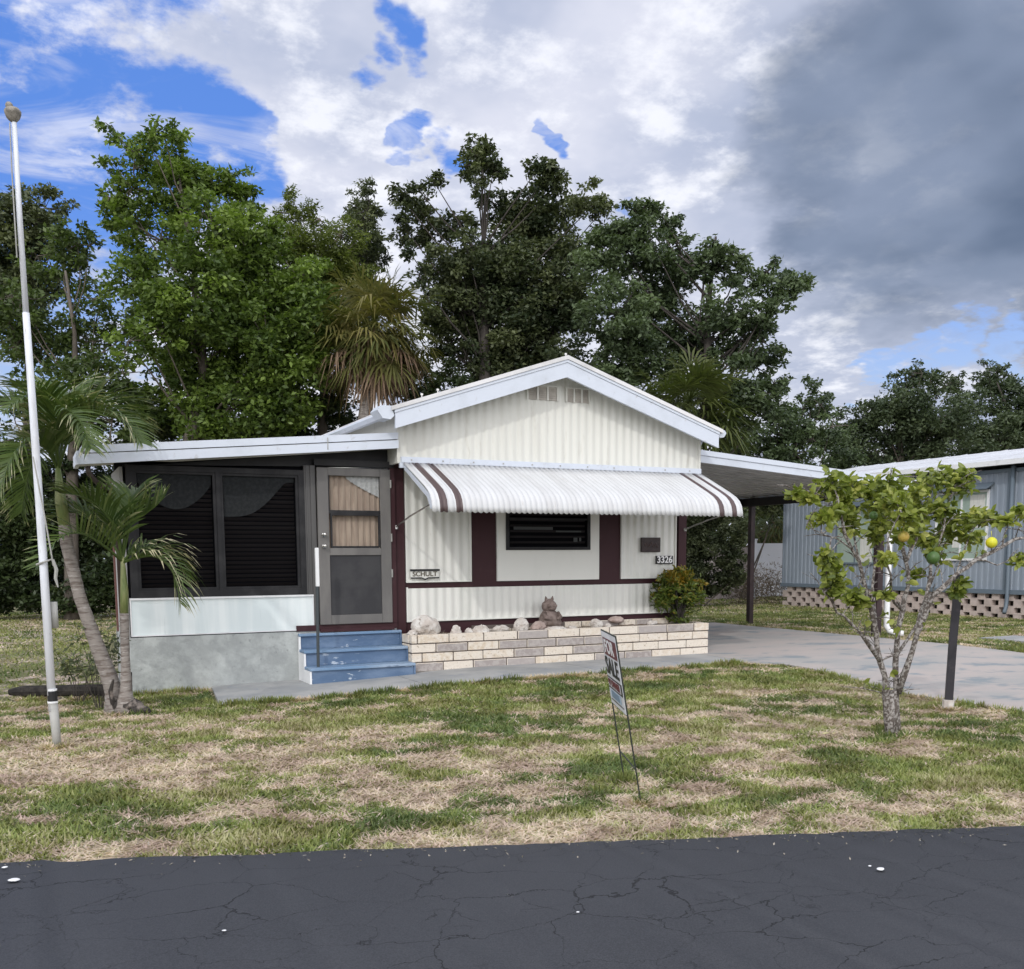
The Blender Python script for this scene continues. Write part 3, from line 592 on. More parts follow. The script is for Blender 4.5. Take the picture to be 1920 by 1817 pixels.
b=MB(); course(b,None,6.7,8.60,12.0,12.055,.50,.60,R,.3); course(b,None,5.3,6.7,12.0,12.055,.47,.545,R,.3); build(b,'back_course',[stone_c,stone_g],pl,bevel=.006)
b=MB(); b.box(4.31,8.905,11.665,11.74,.04,.52); b.box(4.315,4.39,11.74,12.03,.04,.52); b.box(8.825,8.9,11.74,12.03,.04,.52); b.box(5.3,8.59,12.01,12.05,.04,.59); build(b,'mortar',mortar,pl)
xs_=np.linspace(4.39,8.825,120); ys_=np.linspace(11.742,12.03,10); XX,YY=np.meshgrid(xs_,ys_); ZZ=.47+.05*fbm(XX*5,YY*6)+.03*fbm(XX*17,YY*17)
II=np.arange(9*120).reshape(9,120)[:,:-1].ravel(); npmesh('soil',np.stack([XX.ravel(),YY.ravel(),ZZ.ravel()],1),np.stack([II,II+1,II+121,II+120],1),None,soil,pl,smooth=True)
rocks=[(4.36,11.80,.54,.075,0,(1.2,.9,.7)),(4.56,11.78,.56,.135,0,(1.2,.8,.85)),(4.99,11.79,.545,.09,0,(1.0,.8,.95)),(5.32,11.79,.545,.10,0,(1.15,.8,.85)),(5.64,11.82,.53,.07,0,(1.5,.8,.7)),(5.93,11.84,.56,.125,0,(1.05,.8,1.0)),(6.17,11.80,.535,.10,1,(1.1,.9,.8)),(6.40,11.76,.52,.055,0,(1.9,1,.6)),(6.70,11.80,.515,.06,0,(1.5,1,.6)),(7.10,11.84,.58,.095,0,(1.15,.9,1.0)),(7.55,11.98,.60,.055,1,(1.5,1,.6)),(8.02,11.80,.535,.06,0,(1.6,1,.5)),(7.25,11.75,.53,.035,0,(1,1,1)),(5.16,11.84,.53,.045,0,(1,1,1))]
RL=['small flat pale rock at the planter corner beside the blue steps','largest cream rock, second from the blue steps in the planter','knobbly white rock below the metal name plate','rounded white rock below the left maroon stripe','low long white rock with dry weeds beside it','tall white rock left of the stone statue','pinkish rounded rock just left of the stone statue','thin white rock slab lying under the stone statue','small low rock just right of the stone statue','round mottled rock standing alone under the window','small pinkish rock on the raised back course of the planter','flat whitish rock near the shrub in the planter','tiny pebble in front of the round mottled rock','tiny pebble between two white rocks on the planter']
for i,(x,y,z_,r,k,sq) in enumerate(rocks):
    b=MB(); b.blob((x,y,z_),r*.92,seed=i*3+1,amp=.55,n=3,sq=(sq[0]*1.08,sq[1],sq[2]*1.15)); b.v=[(p[0]+R.gauss(0,r*.05),p[1]+R.gauss(0,r*.05),p[2]+R.gauss(0,r*.07)) for p in b.v]; tag(build(b,'rock',rockp if k else rockm,base=(x,y,z_-r*.6)),RL[i],'rock','rocks set along the planter')
b=MB()
for i in range(260):
    cx_,cy_=R.choice([(4.62,11.80),(5.68,11.80),(5.62,11.83),(6.62,11.82),(6.0,11.78),(7.0,11.8)]); x=cx_+R.gauss(0,.13); y=min(12.0,max(11.76,cy_+R.gauss(0,.05))); a=R.uniform(0,6.28); h=R.uniform(.02,.09)
    b.add([(x-.003,y,.51),(x+.003,y,.51),(x+cos(a)*.05,y+sin(a)*.02,.51+h)],[(0,1,2)],t=R.random())
tag(build(b,'dry_weeds',L_dry),'dry straw coloured weeds growing between the planter rocks','weeds',kind='stuff')
# statue: squat seated stone animal with a pointed crest
b=MB(); sx,sy=6.385,11.87
b.box(sx-.14,sx+.14,sy-.10,sy+.10,.535,.565)
b.lathe((sx,sy,.56),[(.12,0),(.142,.04),(.145,.09),(.125,.15),(.09,.20),(.07,.225)],18)
b.lathe((sx,sy,.785),[(.07,-.03),(.095,.0),(.105,.04),(.095,.085),(.06,.115),(.02,.125)],16)
for s in(-1,1):
    b.blob((sx+s*.105,sy-.06,.61),.055,seed=5,n=2,amp=.1,sq=(.9,1,1.1)); b.blob((sx+s*.05,sy-.085,.835),.026,seed=3,n=2,amp=.1)
    b.tube([(sx+s*.035,sy,.885),(sx+s*.045,sy,.925),(sx+s*.055,sy,.965)],[.03,.024,.004],8)
    b.tube([(sx+s*.10,sy-.05,.73),(sx+s*.11,sy-.12,.68),(sx+s*.05,sy-.155,.66)],[.035,.03,.02],8)
b.tube([(sx,sy,.88),(sx,sy,.93)],[.03,.01],8); b.blob((sx,sy-.10,.80),.045,seed=8,n=2,amp=.1,sq=(1.2,.7,.6))
tag(build(b,'garden_statue',statuem,base=(sx,sy,.535),smooth=True),'brown weathered stone statue with pointed ears seated in the planter','statue')
# signs on the wall
s=MB(); s.box(4.455,4.845,12.045,12.066,1.225,1.335); s=tag(build(s,'name_sign',mat('cream enamel',(.66,.66,.62),.4),base=(4.65,12.05,1.23),bevel=.003),'cream name plate reading SCHULT between black bars on the wall','sign')
b=MB(); b.box(4.445,4.855,12.036,12.0445,1.322,1.348); b.prism([(4.455,1.228),(4.60,1.228),(4.65,1.205),(4.70,1.228),(4.845,1.228),(4.845,1.243),(4.70,1.243),(4.65,1.222),(4.60,1.243),(4.455,1.243)],12.036,12.0445,'y'); b.box(4.64,4.66,12.034,12.036,1.328,1.342); build(b,'bar',signk,s)
text('lettering','SCHULT',.085,(4.65,12.0435,1.283),(1,0,0),(0,0,1),mat('bronze lettering',(.10,.085,.06),.4,metal=.3),s,w=.34,bold=.002)
s=MB(); s.box(8.25,8.545,12.045,12.066,1.383,1.50); s=tag(build(s,'house_number_sign',signk,base=(8.4,12.05,1.39)),'small black house number plate reading 3326','house number')
text('digits','3326',.135,(8.3975,12.043,1.441),(1,0,0),(0,0,1),mat('white digits',(.8,.8,.8),.4),s,w=.265,bold=.003)
s=MB(); s.box(7.985,8.315,12.03,12.066,1.555,1.765); s=tag(build(s,'wall_plaque',mat('dark brown plaque',(.03,.021,.022),.6,(.05,.036,.035),20,(.4,.6)),base=(8.15,12.05,1.56),bevel=.006),'dark brown rectangular plaque on the ribbed wall above the house number','plaque')
b=MB(); 
for i in range(9): b.blob((8.05+.026*i,12.03,1.66+.02*sin(i*2.1)),.018,seed=i,n=1,amp=.3,sq=(1,.5,1.2))
b.box(8.03,8.28,12.026,12.032,1.60,1.606); build(b,'relief',mat('brown relief',(.055,.035,.033),.6),s)
# ================================================================ carport
cp=empty('carport',(11.2,14.5,.08),'open carport with a sloping white edged roof on dark posts','carport')
cz=lambda x:3.07-(x-9.1)*.0705
b=MB(); b.prism([(8.80,cz(8.80)-.02),(13.62,cz(13.62)-.02),(13.62,cz(13.62)-.05),(8.80,cz(8.80)-.05)],12.26,16.85,'y')
rfc=build(b,'roof',ceil_grey,cp)
b=MB()
for y in np.arange(12.6,16.8,.3): b.prism([(8.82,cz(8.82)-.051),(13.6,cz(13.6)-.051),(13.6,cz(13.6)-.075),(8.82,cz(8.82)-.075)],y,y+.025,'y')
build(b,'pan_ribs',ceil_grey,rfc)
b=MB(); b.prism([(8.80,cz(8.80)+.0),(13.68,cz(13.68)+.0),(13.68,cz(13.68)-.075),(8.80,cz(8.80)-.075)],12.20,12.23,'y'); b.prism([(8.80,cz(8.80)-.078),(13.66,cz(13.66)-.078),(13.66,cz(13.66)-.18),(8.80,cz(8.80)-.18)],12.215,12.255,'y'); b.box(13.63,13.69,12.235,16.9,cz(13.65)-.17,cz(13.65)+.0); b.prism([(8.80,cz(8.80)),(13.62,cz(13.62)),(13.62,cz(13.62)-.17),(8.80,cz(8.80)-.17)],16.86,16.9,'y')
build(b,'fascia',trimwhite,rfc)
b=MB(); b.box(13.42,13.50,12.30,16.5,2.50,2.66); b.prism([(8.85,2.70),(13.50,2.50),(13.50,2.66),(8.85,2.86)],16.51,16.58,'y'); build(b,'beam',mat('black beam',(.018,.016,.018),.6),cp)
b=MB(); b.box(13.44,13.52,16.2,16.28,2.66,2.725); build(b,'bracket',poleg,cp)
b=MB(); b.box(13.42,13.52,16.19,16.29,.06,2.50); build(b,'post',maroonpost,cp)
b=MB(); b.box(13.48,13.60,12.83,12.95,.06,2.50); b.box(13.46,13.62,12.81,12.97,.0,.075); build(b,'post',maroonpost,cp)
b=MB(); b.tube([(13.69,12.80,2.62),(13.69,12.80,.42),(13.69,12.80,.24),(13.72,12.76,.15),(13.80,12.66,.11),(13.88,12.58,.11)],.052,8); build(b,'downspout',whitepaint,cp,smooth=True)
for x in (8.83,):
    b=MB(); b.box(8.79,8.84,12.4,16.4,2.80,2.95); build(b,'wall_ledger',poleg,cp)
# ================================================================ flagpole
fp=empty('flagpole',(.13,8.75,0),'tall weathered white flagpole with a stained ball on top','flagpole')
b=MB(); b.tube([(.135,8.75,.28),(.13,8.75,1.5),(.12,8.75,2.6),(.11,8.75,3.4)],[.033,.032,.029,.026],14); b.tube([(.11,8.75,3.4),(.105,8.75,4.2),(.105,8.75,4.80)],[.022,.020,.018],12); build(b,'pole',polem,fp,smooth=True)
b=MB(); b.tube([(.155,8.75,-.06),(.15,8.75,.12),(.14,8.75,.36)],[.032,.035,.037],14); build(b,'sleeve',poleg,fp,smooth=True)
b=MB(); b.tube([(.14,8.75,.36),(.14,8.75,.44)],.038,14); build(b,'collar',blackm,fp)
for z_,r_ in ((.345,.041),(.445,.038)): b=MB(); b.tube([(.14,8.75,z_),(.14,8.75,z_+.015)],r_,14); build(b,'band',whitepaint,fp)
b=MB(); b.lathe((.10,8.75,4.80),[(.018,0),(.03,.01),(.048,.03),(.058,.06),(.06,.08),(.045,.10),(.025,.088),(.005,.085)],14); b.blob((.08,8.74,4.91),.03,seed=2,n=2,amp=.2); build(b,'finial_ball',ballm,fp,smooth=True)
b=MB(); b.tube([(.075,8.72,4.78),(.07,8.72,4.4),(.07,8.72,3.8)],.005,5); build(b,'rope',poleg,fp); b=MB(); b.tube([(.10,8.69,2.3),(.15,8.69,1.9),(.19,8.69,1.55),(.20,8.70,1.45)],.006,5); b.tube([(.08,8.75,1.46),(.13,8.69,1.48),(.19,8.72,1.50)],.008,5)
b.tube([(.20,8.70,1.50),(.22,8.69,1.42),(.21,8.69,1.35),(.225,8.69,1.28)],[.01,.016,.014,.006],6); build(b,'rope',poleg,fp)
b=MB(); b.tube([(.185,8.80,.95),(.185,8.80,1.16)],.032,12); build(b,'flag_holder',poleg,fp,smooth=True)
# ================================================================ for sale sign, leaning over to the left
A0=Vector((3.35,5.03,-.03)); B0=Vector((3.585,5.585,-.03)); ux=(B0-A0).normalized(); ux=-ux   # from far leg to near leg reads left to right
LEAN=Vector((-.8977,.4405,0)); th=radians(9.0); up=(Vector((0,0,1))*cos(th)+LEAN*sin(th)).normalized(); up=(up-ux*up.dot(ux)).normalized()
ysg=empty('yard_sign',(3.45,5.3,0),'thin wire framed FOR SALE sign leaning in the lawn, seen nearly edge on','sign')
Wd=(B0-A0).length; P_=lambda u,v,w=0:B0+ux*(u*Wd)+up*v+ux.cross(up)*w
fr=MB()
for u in(0,1): fr.tube([P_(u,0 if u else .02),P_(u,.6),P_(u,1.055)],.005,6)
for v in(1.055,.22,): fr.tube([P_(0,v),P_(1,v)],.005,6)
fr.tube([P_(0,.56),P_(1,.56)],.004,6); build(fr,'wire_frame',wiremat,ysg)
bd=MB(); o=[P_(u,v,w) for w in(-.006,.006) for u,v in((.02,.565),(.98,.565),(.98,1.05),(.02,1.05))]; bd.add(o,[(0,3,2,1),(4,5,6,7),(0,1,5,4),(1,2,6,5),(2,3,7,6),(3,0,4,7)]); bd=build(bd,'board',signw,ysg)
nrm_=ux.cross(up); side=1 if nrm_.dot(Vector((0,0,1.5))-P_(.5,.8))>0 else -1
def rect(u0,u1,v0,v1,m,name,w=.008):
    b=MB(); b.add([P_(u0,v0,w*side),P_(u1,v0,w*side),P_(u1,v1,w*side),P_(u0,v1,w*side)],[(0,1,2,3)]); return build(b,name,m,bd)
rect(.10,.97,.90,1.015,signr,'print_band'); rect(.04,.97,.742,.752,signk,'print_bar'); rect(.04,.97,.672,.682,signk,'print_bar'); rect(.88,.97,.682,.742,signk,'print_bar'); rect(.10,.92,.592,.600,signk,'print_bar'); rect(.12,.80,.610,.665,signb,'print_box')
rx=ux if side>0 else ux
def stext(n,s,u,v,h,w,m): text(n,s,h,P_(u,v,.010*side),ux,up,m,bd,w=w*Wd,bold=.003,extr=.0008)
stext('lettering','FOR',.48,.957,.12,.62,whitepaint); stext('lettering','SALE',.5,.825,.16,.84,signk); stext('lettering','BY OWNER',.45,.712,.06,.74,signr); stext('lettering','IIIIIII',.46,.637,.055,.5,signd)
# near leaning dark post with a pale foot
b=MB(); b.tube([(8.13,6.78,.0),(8.155,6.78,.65),(8.19,6.77,1.30)],[.052,.052,.052],4); npst=tag(build(b,'leaning_post',blackpost,base=(8.13,6.78,0)),'short black square post leaning beside the driveway, white at its foot','post')
b=MB(); b.tube([(8.125,6.78,-.08),(8.128,6.78,.07)],[.055,.056],8); build(b,'post_foot',rockm,npst)
# dark timber lying on the grass
b=MB(); b.tube([(-.24,12.36,.02),(-.1,12.31,.03),(.3,12.15,.03),(.80,11.95,.03)],[.035,.065,.065,.07],9); tag(build(b,'fallen_log',blacklog,base=(.3,12.15,0)),'long black charred log lying on the grass behind the flagpole','log')
# ================================================================ neighbour's home, fence
NB=empty('neighbour_home',(21.5,15,.08),'slate blue ribbed mobile home on a beige breeze block base next door','mobile home')
b=MB(); corr(b,7.0,22.35,.66,3.36,19.70,pitch=.155,dep=.02,axis='y'); build(b,'ribbed_wall',neigh,NB)
b=MB(); b.box(19.74,26.0,7.0,22.33,.66,3.36); b.box(19.70,19.76,22.33,22.37,.62,3.4); build(b,'body',neigh,NB)
b=MB(); b.box(19.66,19.74,7.0,22.38,.60,.70); b.box(19.68,19.72,15.02,15.10,.70,3.36); b.box(19.672,19.70,7,22.36,3.30,3.38); build(b,'trim',neighd,NB)
b=MB(); b.prism([(19.45,3.46),(19.45,3.56),(22.85,4.15),(26.3,3.56),(26.3,3.46),(22.85,4.0)],6.9,22.6,'y'); nr=build(b,'roof',neigroof,NB)
b=MB()
for y in np.arange(7.2,22.6,.61): b.prism([(19.46,3.562),(19.46,3.572),(22.85,4.162),(22.85,4.152)],y,y+.04,'y')
build(b,'roof_rib',neigroof,nr)
b=MB(); b.box(19.33,19.45,6.88,22.6,3.44,3.55); b.prism([(19.45,3.40),(19.45,3.455),(22.85,3.99),(26.2,3.455),(26.2,3.40),(22.85,3.93)],22.6,22.63,'y'); build(b,'fascia',whitepaint,nr)
# open breeze block base: rows of blocks, dark openings between
bb=MB(); bk=MB(); rows=4; zb=[.0,.152,.304,.456,.608]
R=random.Random(3)
for r in range(rows):
    z0,z1=zb[r],zb[r+1]; y=22.34-(.19 if r%2 else 0)
    bb.box(19.72,19.86,7.0,22.34,z0,z0+.034)
    while y>7.2:
        w=.20; bb.box(19.72+R.uniform(-.004,.004),19.86,y-w,y,z0+.035,z1-.001,t=R.random()); y-=w+.175
bb.box(19.72,19.86,7.0,22.34,.606,.635)
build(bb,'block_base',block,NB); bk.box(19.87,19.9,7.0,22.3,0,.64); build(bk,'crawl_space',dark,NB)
for (ya,yb,za,zb_,kind) in ((18.85,20.25,1.25,2.75,0),(15.55,17.0,1.35,2.95,1)):
    f=MB()
    for q in ((ya,ya+.05,za,zb_),(yb-.05,yb,za,zb_),((ya+yb)/2-.02,(ya+yb)/2+.02,za+.05,zb_-.05)): f.box(19.66,19.699,q[0],q[1],q[2],q[3])
    f.box(19.66,19.699,ya+.05,yb-.05,za,za+.05); f.box(19.66,19.699,ya+.05,yb-.05,zb_-.05,zb_)
    f=build(f,'window',neighd if kind==0 else whitepaint,NB)
    b=MB(); b.box(19.68,19.697,ya+.05,yb-.05,za+.05,zb_-.05); build(b,'pane',greenglass,f)
    b=MB(); 
    if kind==0: b.box(19.672,19.679,ya+.12,ya+.52,za+.06,za+.7); b.box(19.672,19.679,ya+.55,ya+.66,za+.7,zb_-.1)
    else: b.box(19.672,19.679,ya+.1,ya+.5,za+.75,zb_-.1); b.box(19.672,19.679,ya+.75,ya+.95,za+.3,zb_-.5)
    build(b,'curtain',curt,f)
    b=MB(); b.prism([(19.69,zb_+.16),(19.46,zb_+.03),(19.46,zb_+.0),(19.69,zb_+.12)],ya-.1,yb+.1,'y'); build(b,'window_hood',neighd,f)
b=MB(); b.tube([(19.62,14.93,3.42),(19.62,14.93,.5),(19.60,14.93,.32),(19.45,14.85,.2)],.045,8); build(b,'downspout',neighd,NB,smooth=True)
fe=empty('vinyl_fence',(24,29.5,.08),'white vinyl privacy fence behind the carport beside the slate blue home','fence')
c=[(21.9, 26.25, 0.08), (26.9, 25.85, 0.08)]
p0=Vector(c[0]);p1=Vector(c[1]); dr=(p1-p0); Lf=dr.length; dr.normalize(); nn=Vector((-dr.y,dr.x,0))
def obox(mb,a,b_,z0,z1,th):
    P0=p0+dr*a; P1=p0+dr*b_; vs=[(q.x+nn.x*s,q.y+nn.y*s,z) for z in(z0,z1) for q,s in((P0,-th),(P1,-th),(P1,th),(P0,th))]
    mb.add(vs,[(0,3,2,1),(4,5,6,7),(0,1,5,4),(1,2,6,5),(2,3,7,6),(3,0,4,7)])
k=0.0
b=MB(); 
while k<8: obox(b,k+.065,k+2.3,.12,1.9,.02); obox(b,k+.065,k+2.3,1.42,1.46,.026); k+=2.365
build(b,'panel',vinyl,fe)
k=0.
while k<8.1:
    b=MB(); obox(b,k-.065,k+.065,.0,2.0,.065); obox(b,k-.08,k+.08,2.0,2.05,.08); build(b,'fence_post',vinyl,fe); k+=2.365
fg=empty('grey_fence',(20,30,.08),'grey weathered board fence half hidden by shrubs','fence')
b=MB(); k=-.1
while k>-3.5: obox(b,k-.145,k,.05,1.75+.02*random.random(),.012); k-=.15
build(b,'boards',mat('weathered boards',(.30,.26,.25),.9,(.38,.34,.33),3,stretch=(3,3,.3)),fg)
b=MB(); obox(b,-3.5,-.1,.5,.58,.03); obox(b,-3.5,-.1,1.4,1.48,.03); build(b,'rail',mat('weathered boards'if 0 else 'weathered boards',(.3,.26,.25)),fg)
# ================================================================ vegetation
def leaf_mesh(name,P,L,Wd,m,parent,tint,droop=.2,base=None,up=.35,rnd=False):
    """P (N,3) leaf bases; each leaf one folded diamond; L,Wd scalar"""
    n=len(P); d=RNG.normal(size=(n,3)); d[:,2]=d[:,2]*.6-droop; d/=np.linalg.norm(d,axis=1)[:,None]
    q=RNG.normal(size=(n,3)); q[:,2]+=up*3; s=np.cross(d,q); s/=np.linalg.norm(s,axis=1)[:,None]+1e-9; nrm=np.cross(s,d)
    l=(L*RNG.uniform(.6,1.25,n))[:,None]; w=(Wd*RNG.uniform(.6,1.2,n))[:,None]
    a=P; c=P+d*l; b1=P+d*l*.45+s*w*.5+nrm*w*.15; b2=P+d*l*.45-s*w*.5+nrm*w*.15
    if rnd:
        b1=P+d*l*.28+s*w*.46+nrm*w*.18; b2=P+d*l*.72+s*w*.40+nrm*w*.10; e1=P+d*l*.28-s*w*.46+nrm*w*.18; e2=P+d*l*.72-s*w*.40+nrm*w*.10; c=c-nrm*l*.12; V=np.empty((n*6,3))
        for k_,q_ in enumerate((a,b1,b2,c,e2,e1)): V[k_::6]=q_
        i0=np.arange(n)*6; F=np.concatenate([np.stack([i0,i0+1,i0+2,i0+3],1),np.stack([i0,i0+3,i0+4,i0+5],1)]); return npmesh(name,V,F,np.concatenate([tint,tint]),m,parent,base)
    V=np.empty((n*4,3)); V[0::4]=a;V[1::4]=b1;V[2::4]=c;V[3::4]=b2
    F=np.arange(n*4).reshape(n,4); return npmesh(name,V,F,tint,m,parent,base)
def crown_points(lobes,dens,Lsz,k=9,seed=0,jag=1.0):
    R=np.random.default_rng(seed); P=[];T=[];cl=[]
    for (x,y,z,r) in lobes:
        n=max(5,int(1.2*k*(r**1.7)+4)); tl=R.normal(0,.10)
        for i in range(n):
            v=R.normal(size=3); v/=np.linalg.norm(v); rad=r*R.uniform(.25,1.0)**.6*R.uniform(.9,1.12); c=np.array((x,y,z))+v*rad*np.array((1,1,.92))
            rc=min(.62,max(.17,r*R.uniform(.22,.5)))*jag; m_=int(8.5*dens*rc*rc/(Lsz*Lsz)*R.uniform(.6,1.9))+6
            u=R.normal(size=(m_,3)); u/=np.linalg.norm(u,axis=1)[:,None]; u*=(rc*R.uniform(.1,1,m_)**.5)[:,None]; u[:,2]*=.62
            P.append(c+u); T.append(np.clip(.42+tl+R.normal(0,.20)+R.normal(0,.17,m_),0,1)); cl.append((c,(x,y,z)))
    return np.concatenate(P),np.concatenate(T),cl
def tree(name,base,lobes,m,label,cat='tree',dens=1.5,Lsz=.15,k=9,trunk_r=.28,seed=0,barkm=None,group=None,droop=.2,jag=1.0,branches=True,crown='crown',wl=.55):
    bx,by=base; gz=float(G(bx,by)); root=empty(name,(bx,by,gz),label,cat,group)
    P,T,cl=crown_points(lobes,dens,Lsz,k,seed,jag); leaf_mesh(crown,P,Lsz,Lsz*wl,m,root,T,droop)
    R=random.Random(seed+5); b=MB()
    if branches:
        cx=sum(l[0] for l in lobes)/len(lobes); cy=sum(l[1] for l in lobes)/len(lobes); zs=sorted(l[2] for l in lobes); zm=zs[len(zs)//3]*.75; top=zs[-1]
        sp=[(bx,by,gz-.1),(bx*.8+cx*.2,by*.8+cy*.2,zm*.35),(bx*.45+cx*.55,by*.45+cy*.55,zm*.75),(cx,cy,zm),(cx+R.uniform(-.4,.4),cy,zm+(top-zm)*.45),(cx+R.uniform(-.6,.6),cy,zm+(top-zm)*.8)]
        b.tube(sp,[trunk_r*1.0,trunk_r*.8,trunk_r*.65,trunk_r*.5,trunk_r*.25,.03],9)
        for li,(x,y,z,r) in enumerate(lobes):
            if li%2 and len(lobes)>24: continue
            # leave the stem below the lobe, rise to it
            zt=max(zm*.55,z-R.uniform(.9,2.2)-abs(x-cx)*.35); zt=min(zt,top*.8); f=min(1,max(0,(zt-zm*.5)/(top-zm*.5+1e-6)))
            s0=Vector((cx+(bx-cx)*(1-min(1,zt/zm))*.5,cy,zt)); e=Vector((x,y,z)); mid=(s0+e)*.5+Vector((R.uniform(-.15,.15),R.uniform(-.2,.2),-.12*(e-s0).length*.5))
            tr=trunk_r*(.17-.09*f); b.tube([s0,mid,e],[tr,tr*.6,tr*.22],6,cap=False)
        for i,(c,o) in enumerate(cl):
            if i%2==0: b.tube([o,(np.array(o)*.4+c*.6)+RNG.normal(0,.04,3),c],[.018,.011,.005],4,cap=False)
    else: 
        for q in range(3): 
            l=R.choice(lobes); b.tube([(bx+R.uniform(-.6,.6),by+R.uniform(-.3,.3),gz-.05),((bx+l[0])/2,(by+l[1])/2,l[2]*.5),(l[0],l[1],l[2])],[.03,.02,.008],5,cap=False)
    build(b,'trunk',barkm or bark,root,smooth=True); return root
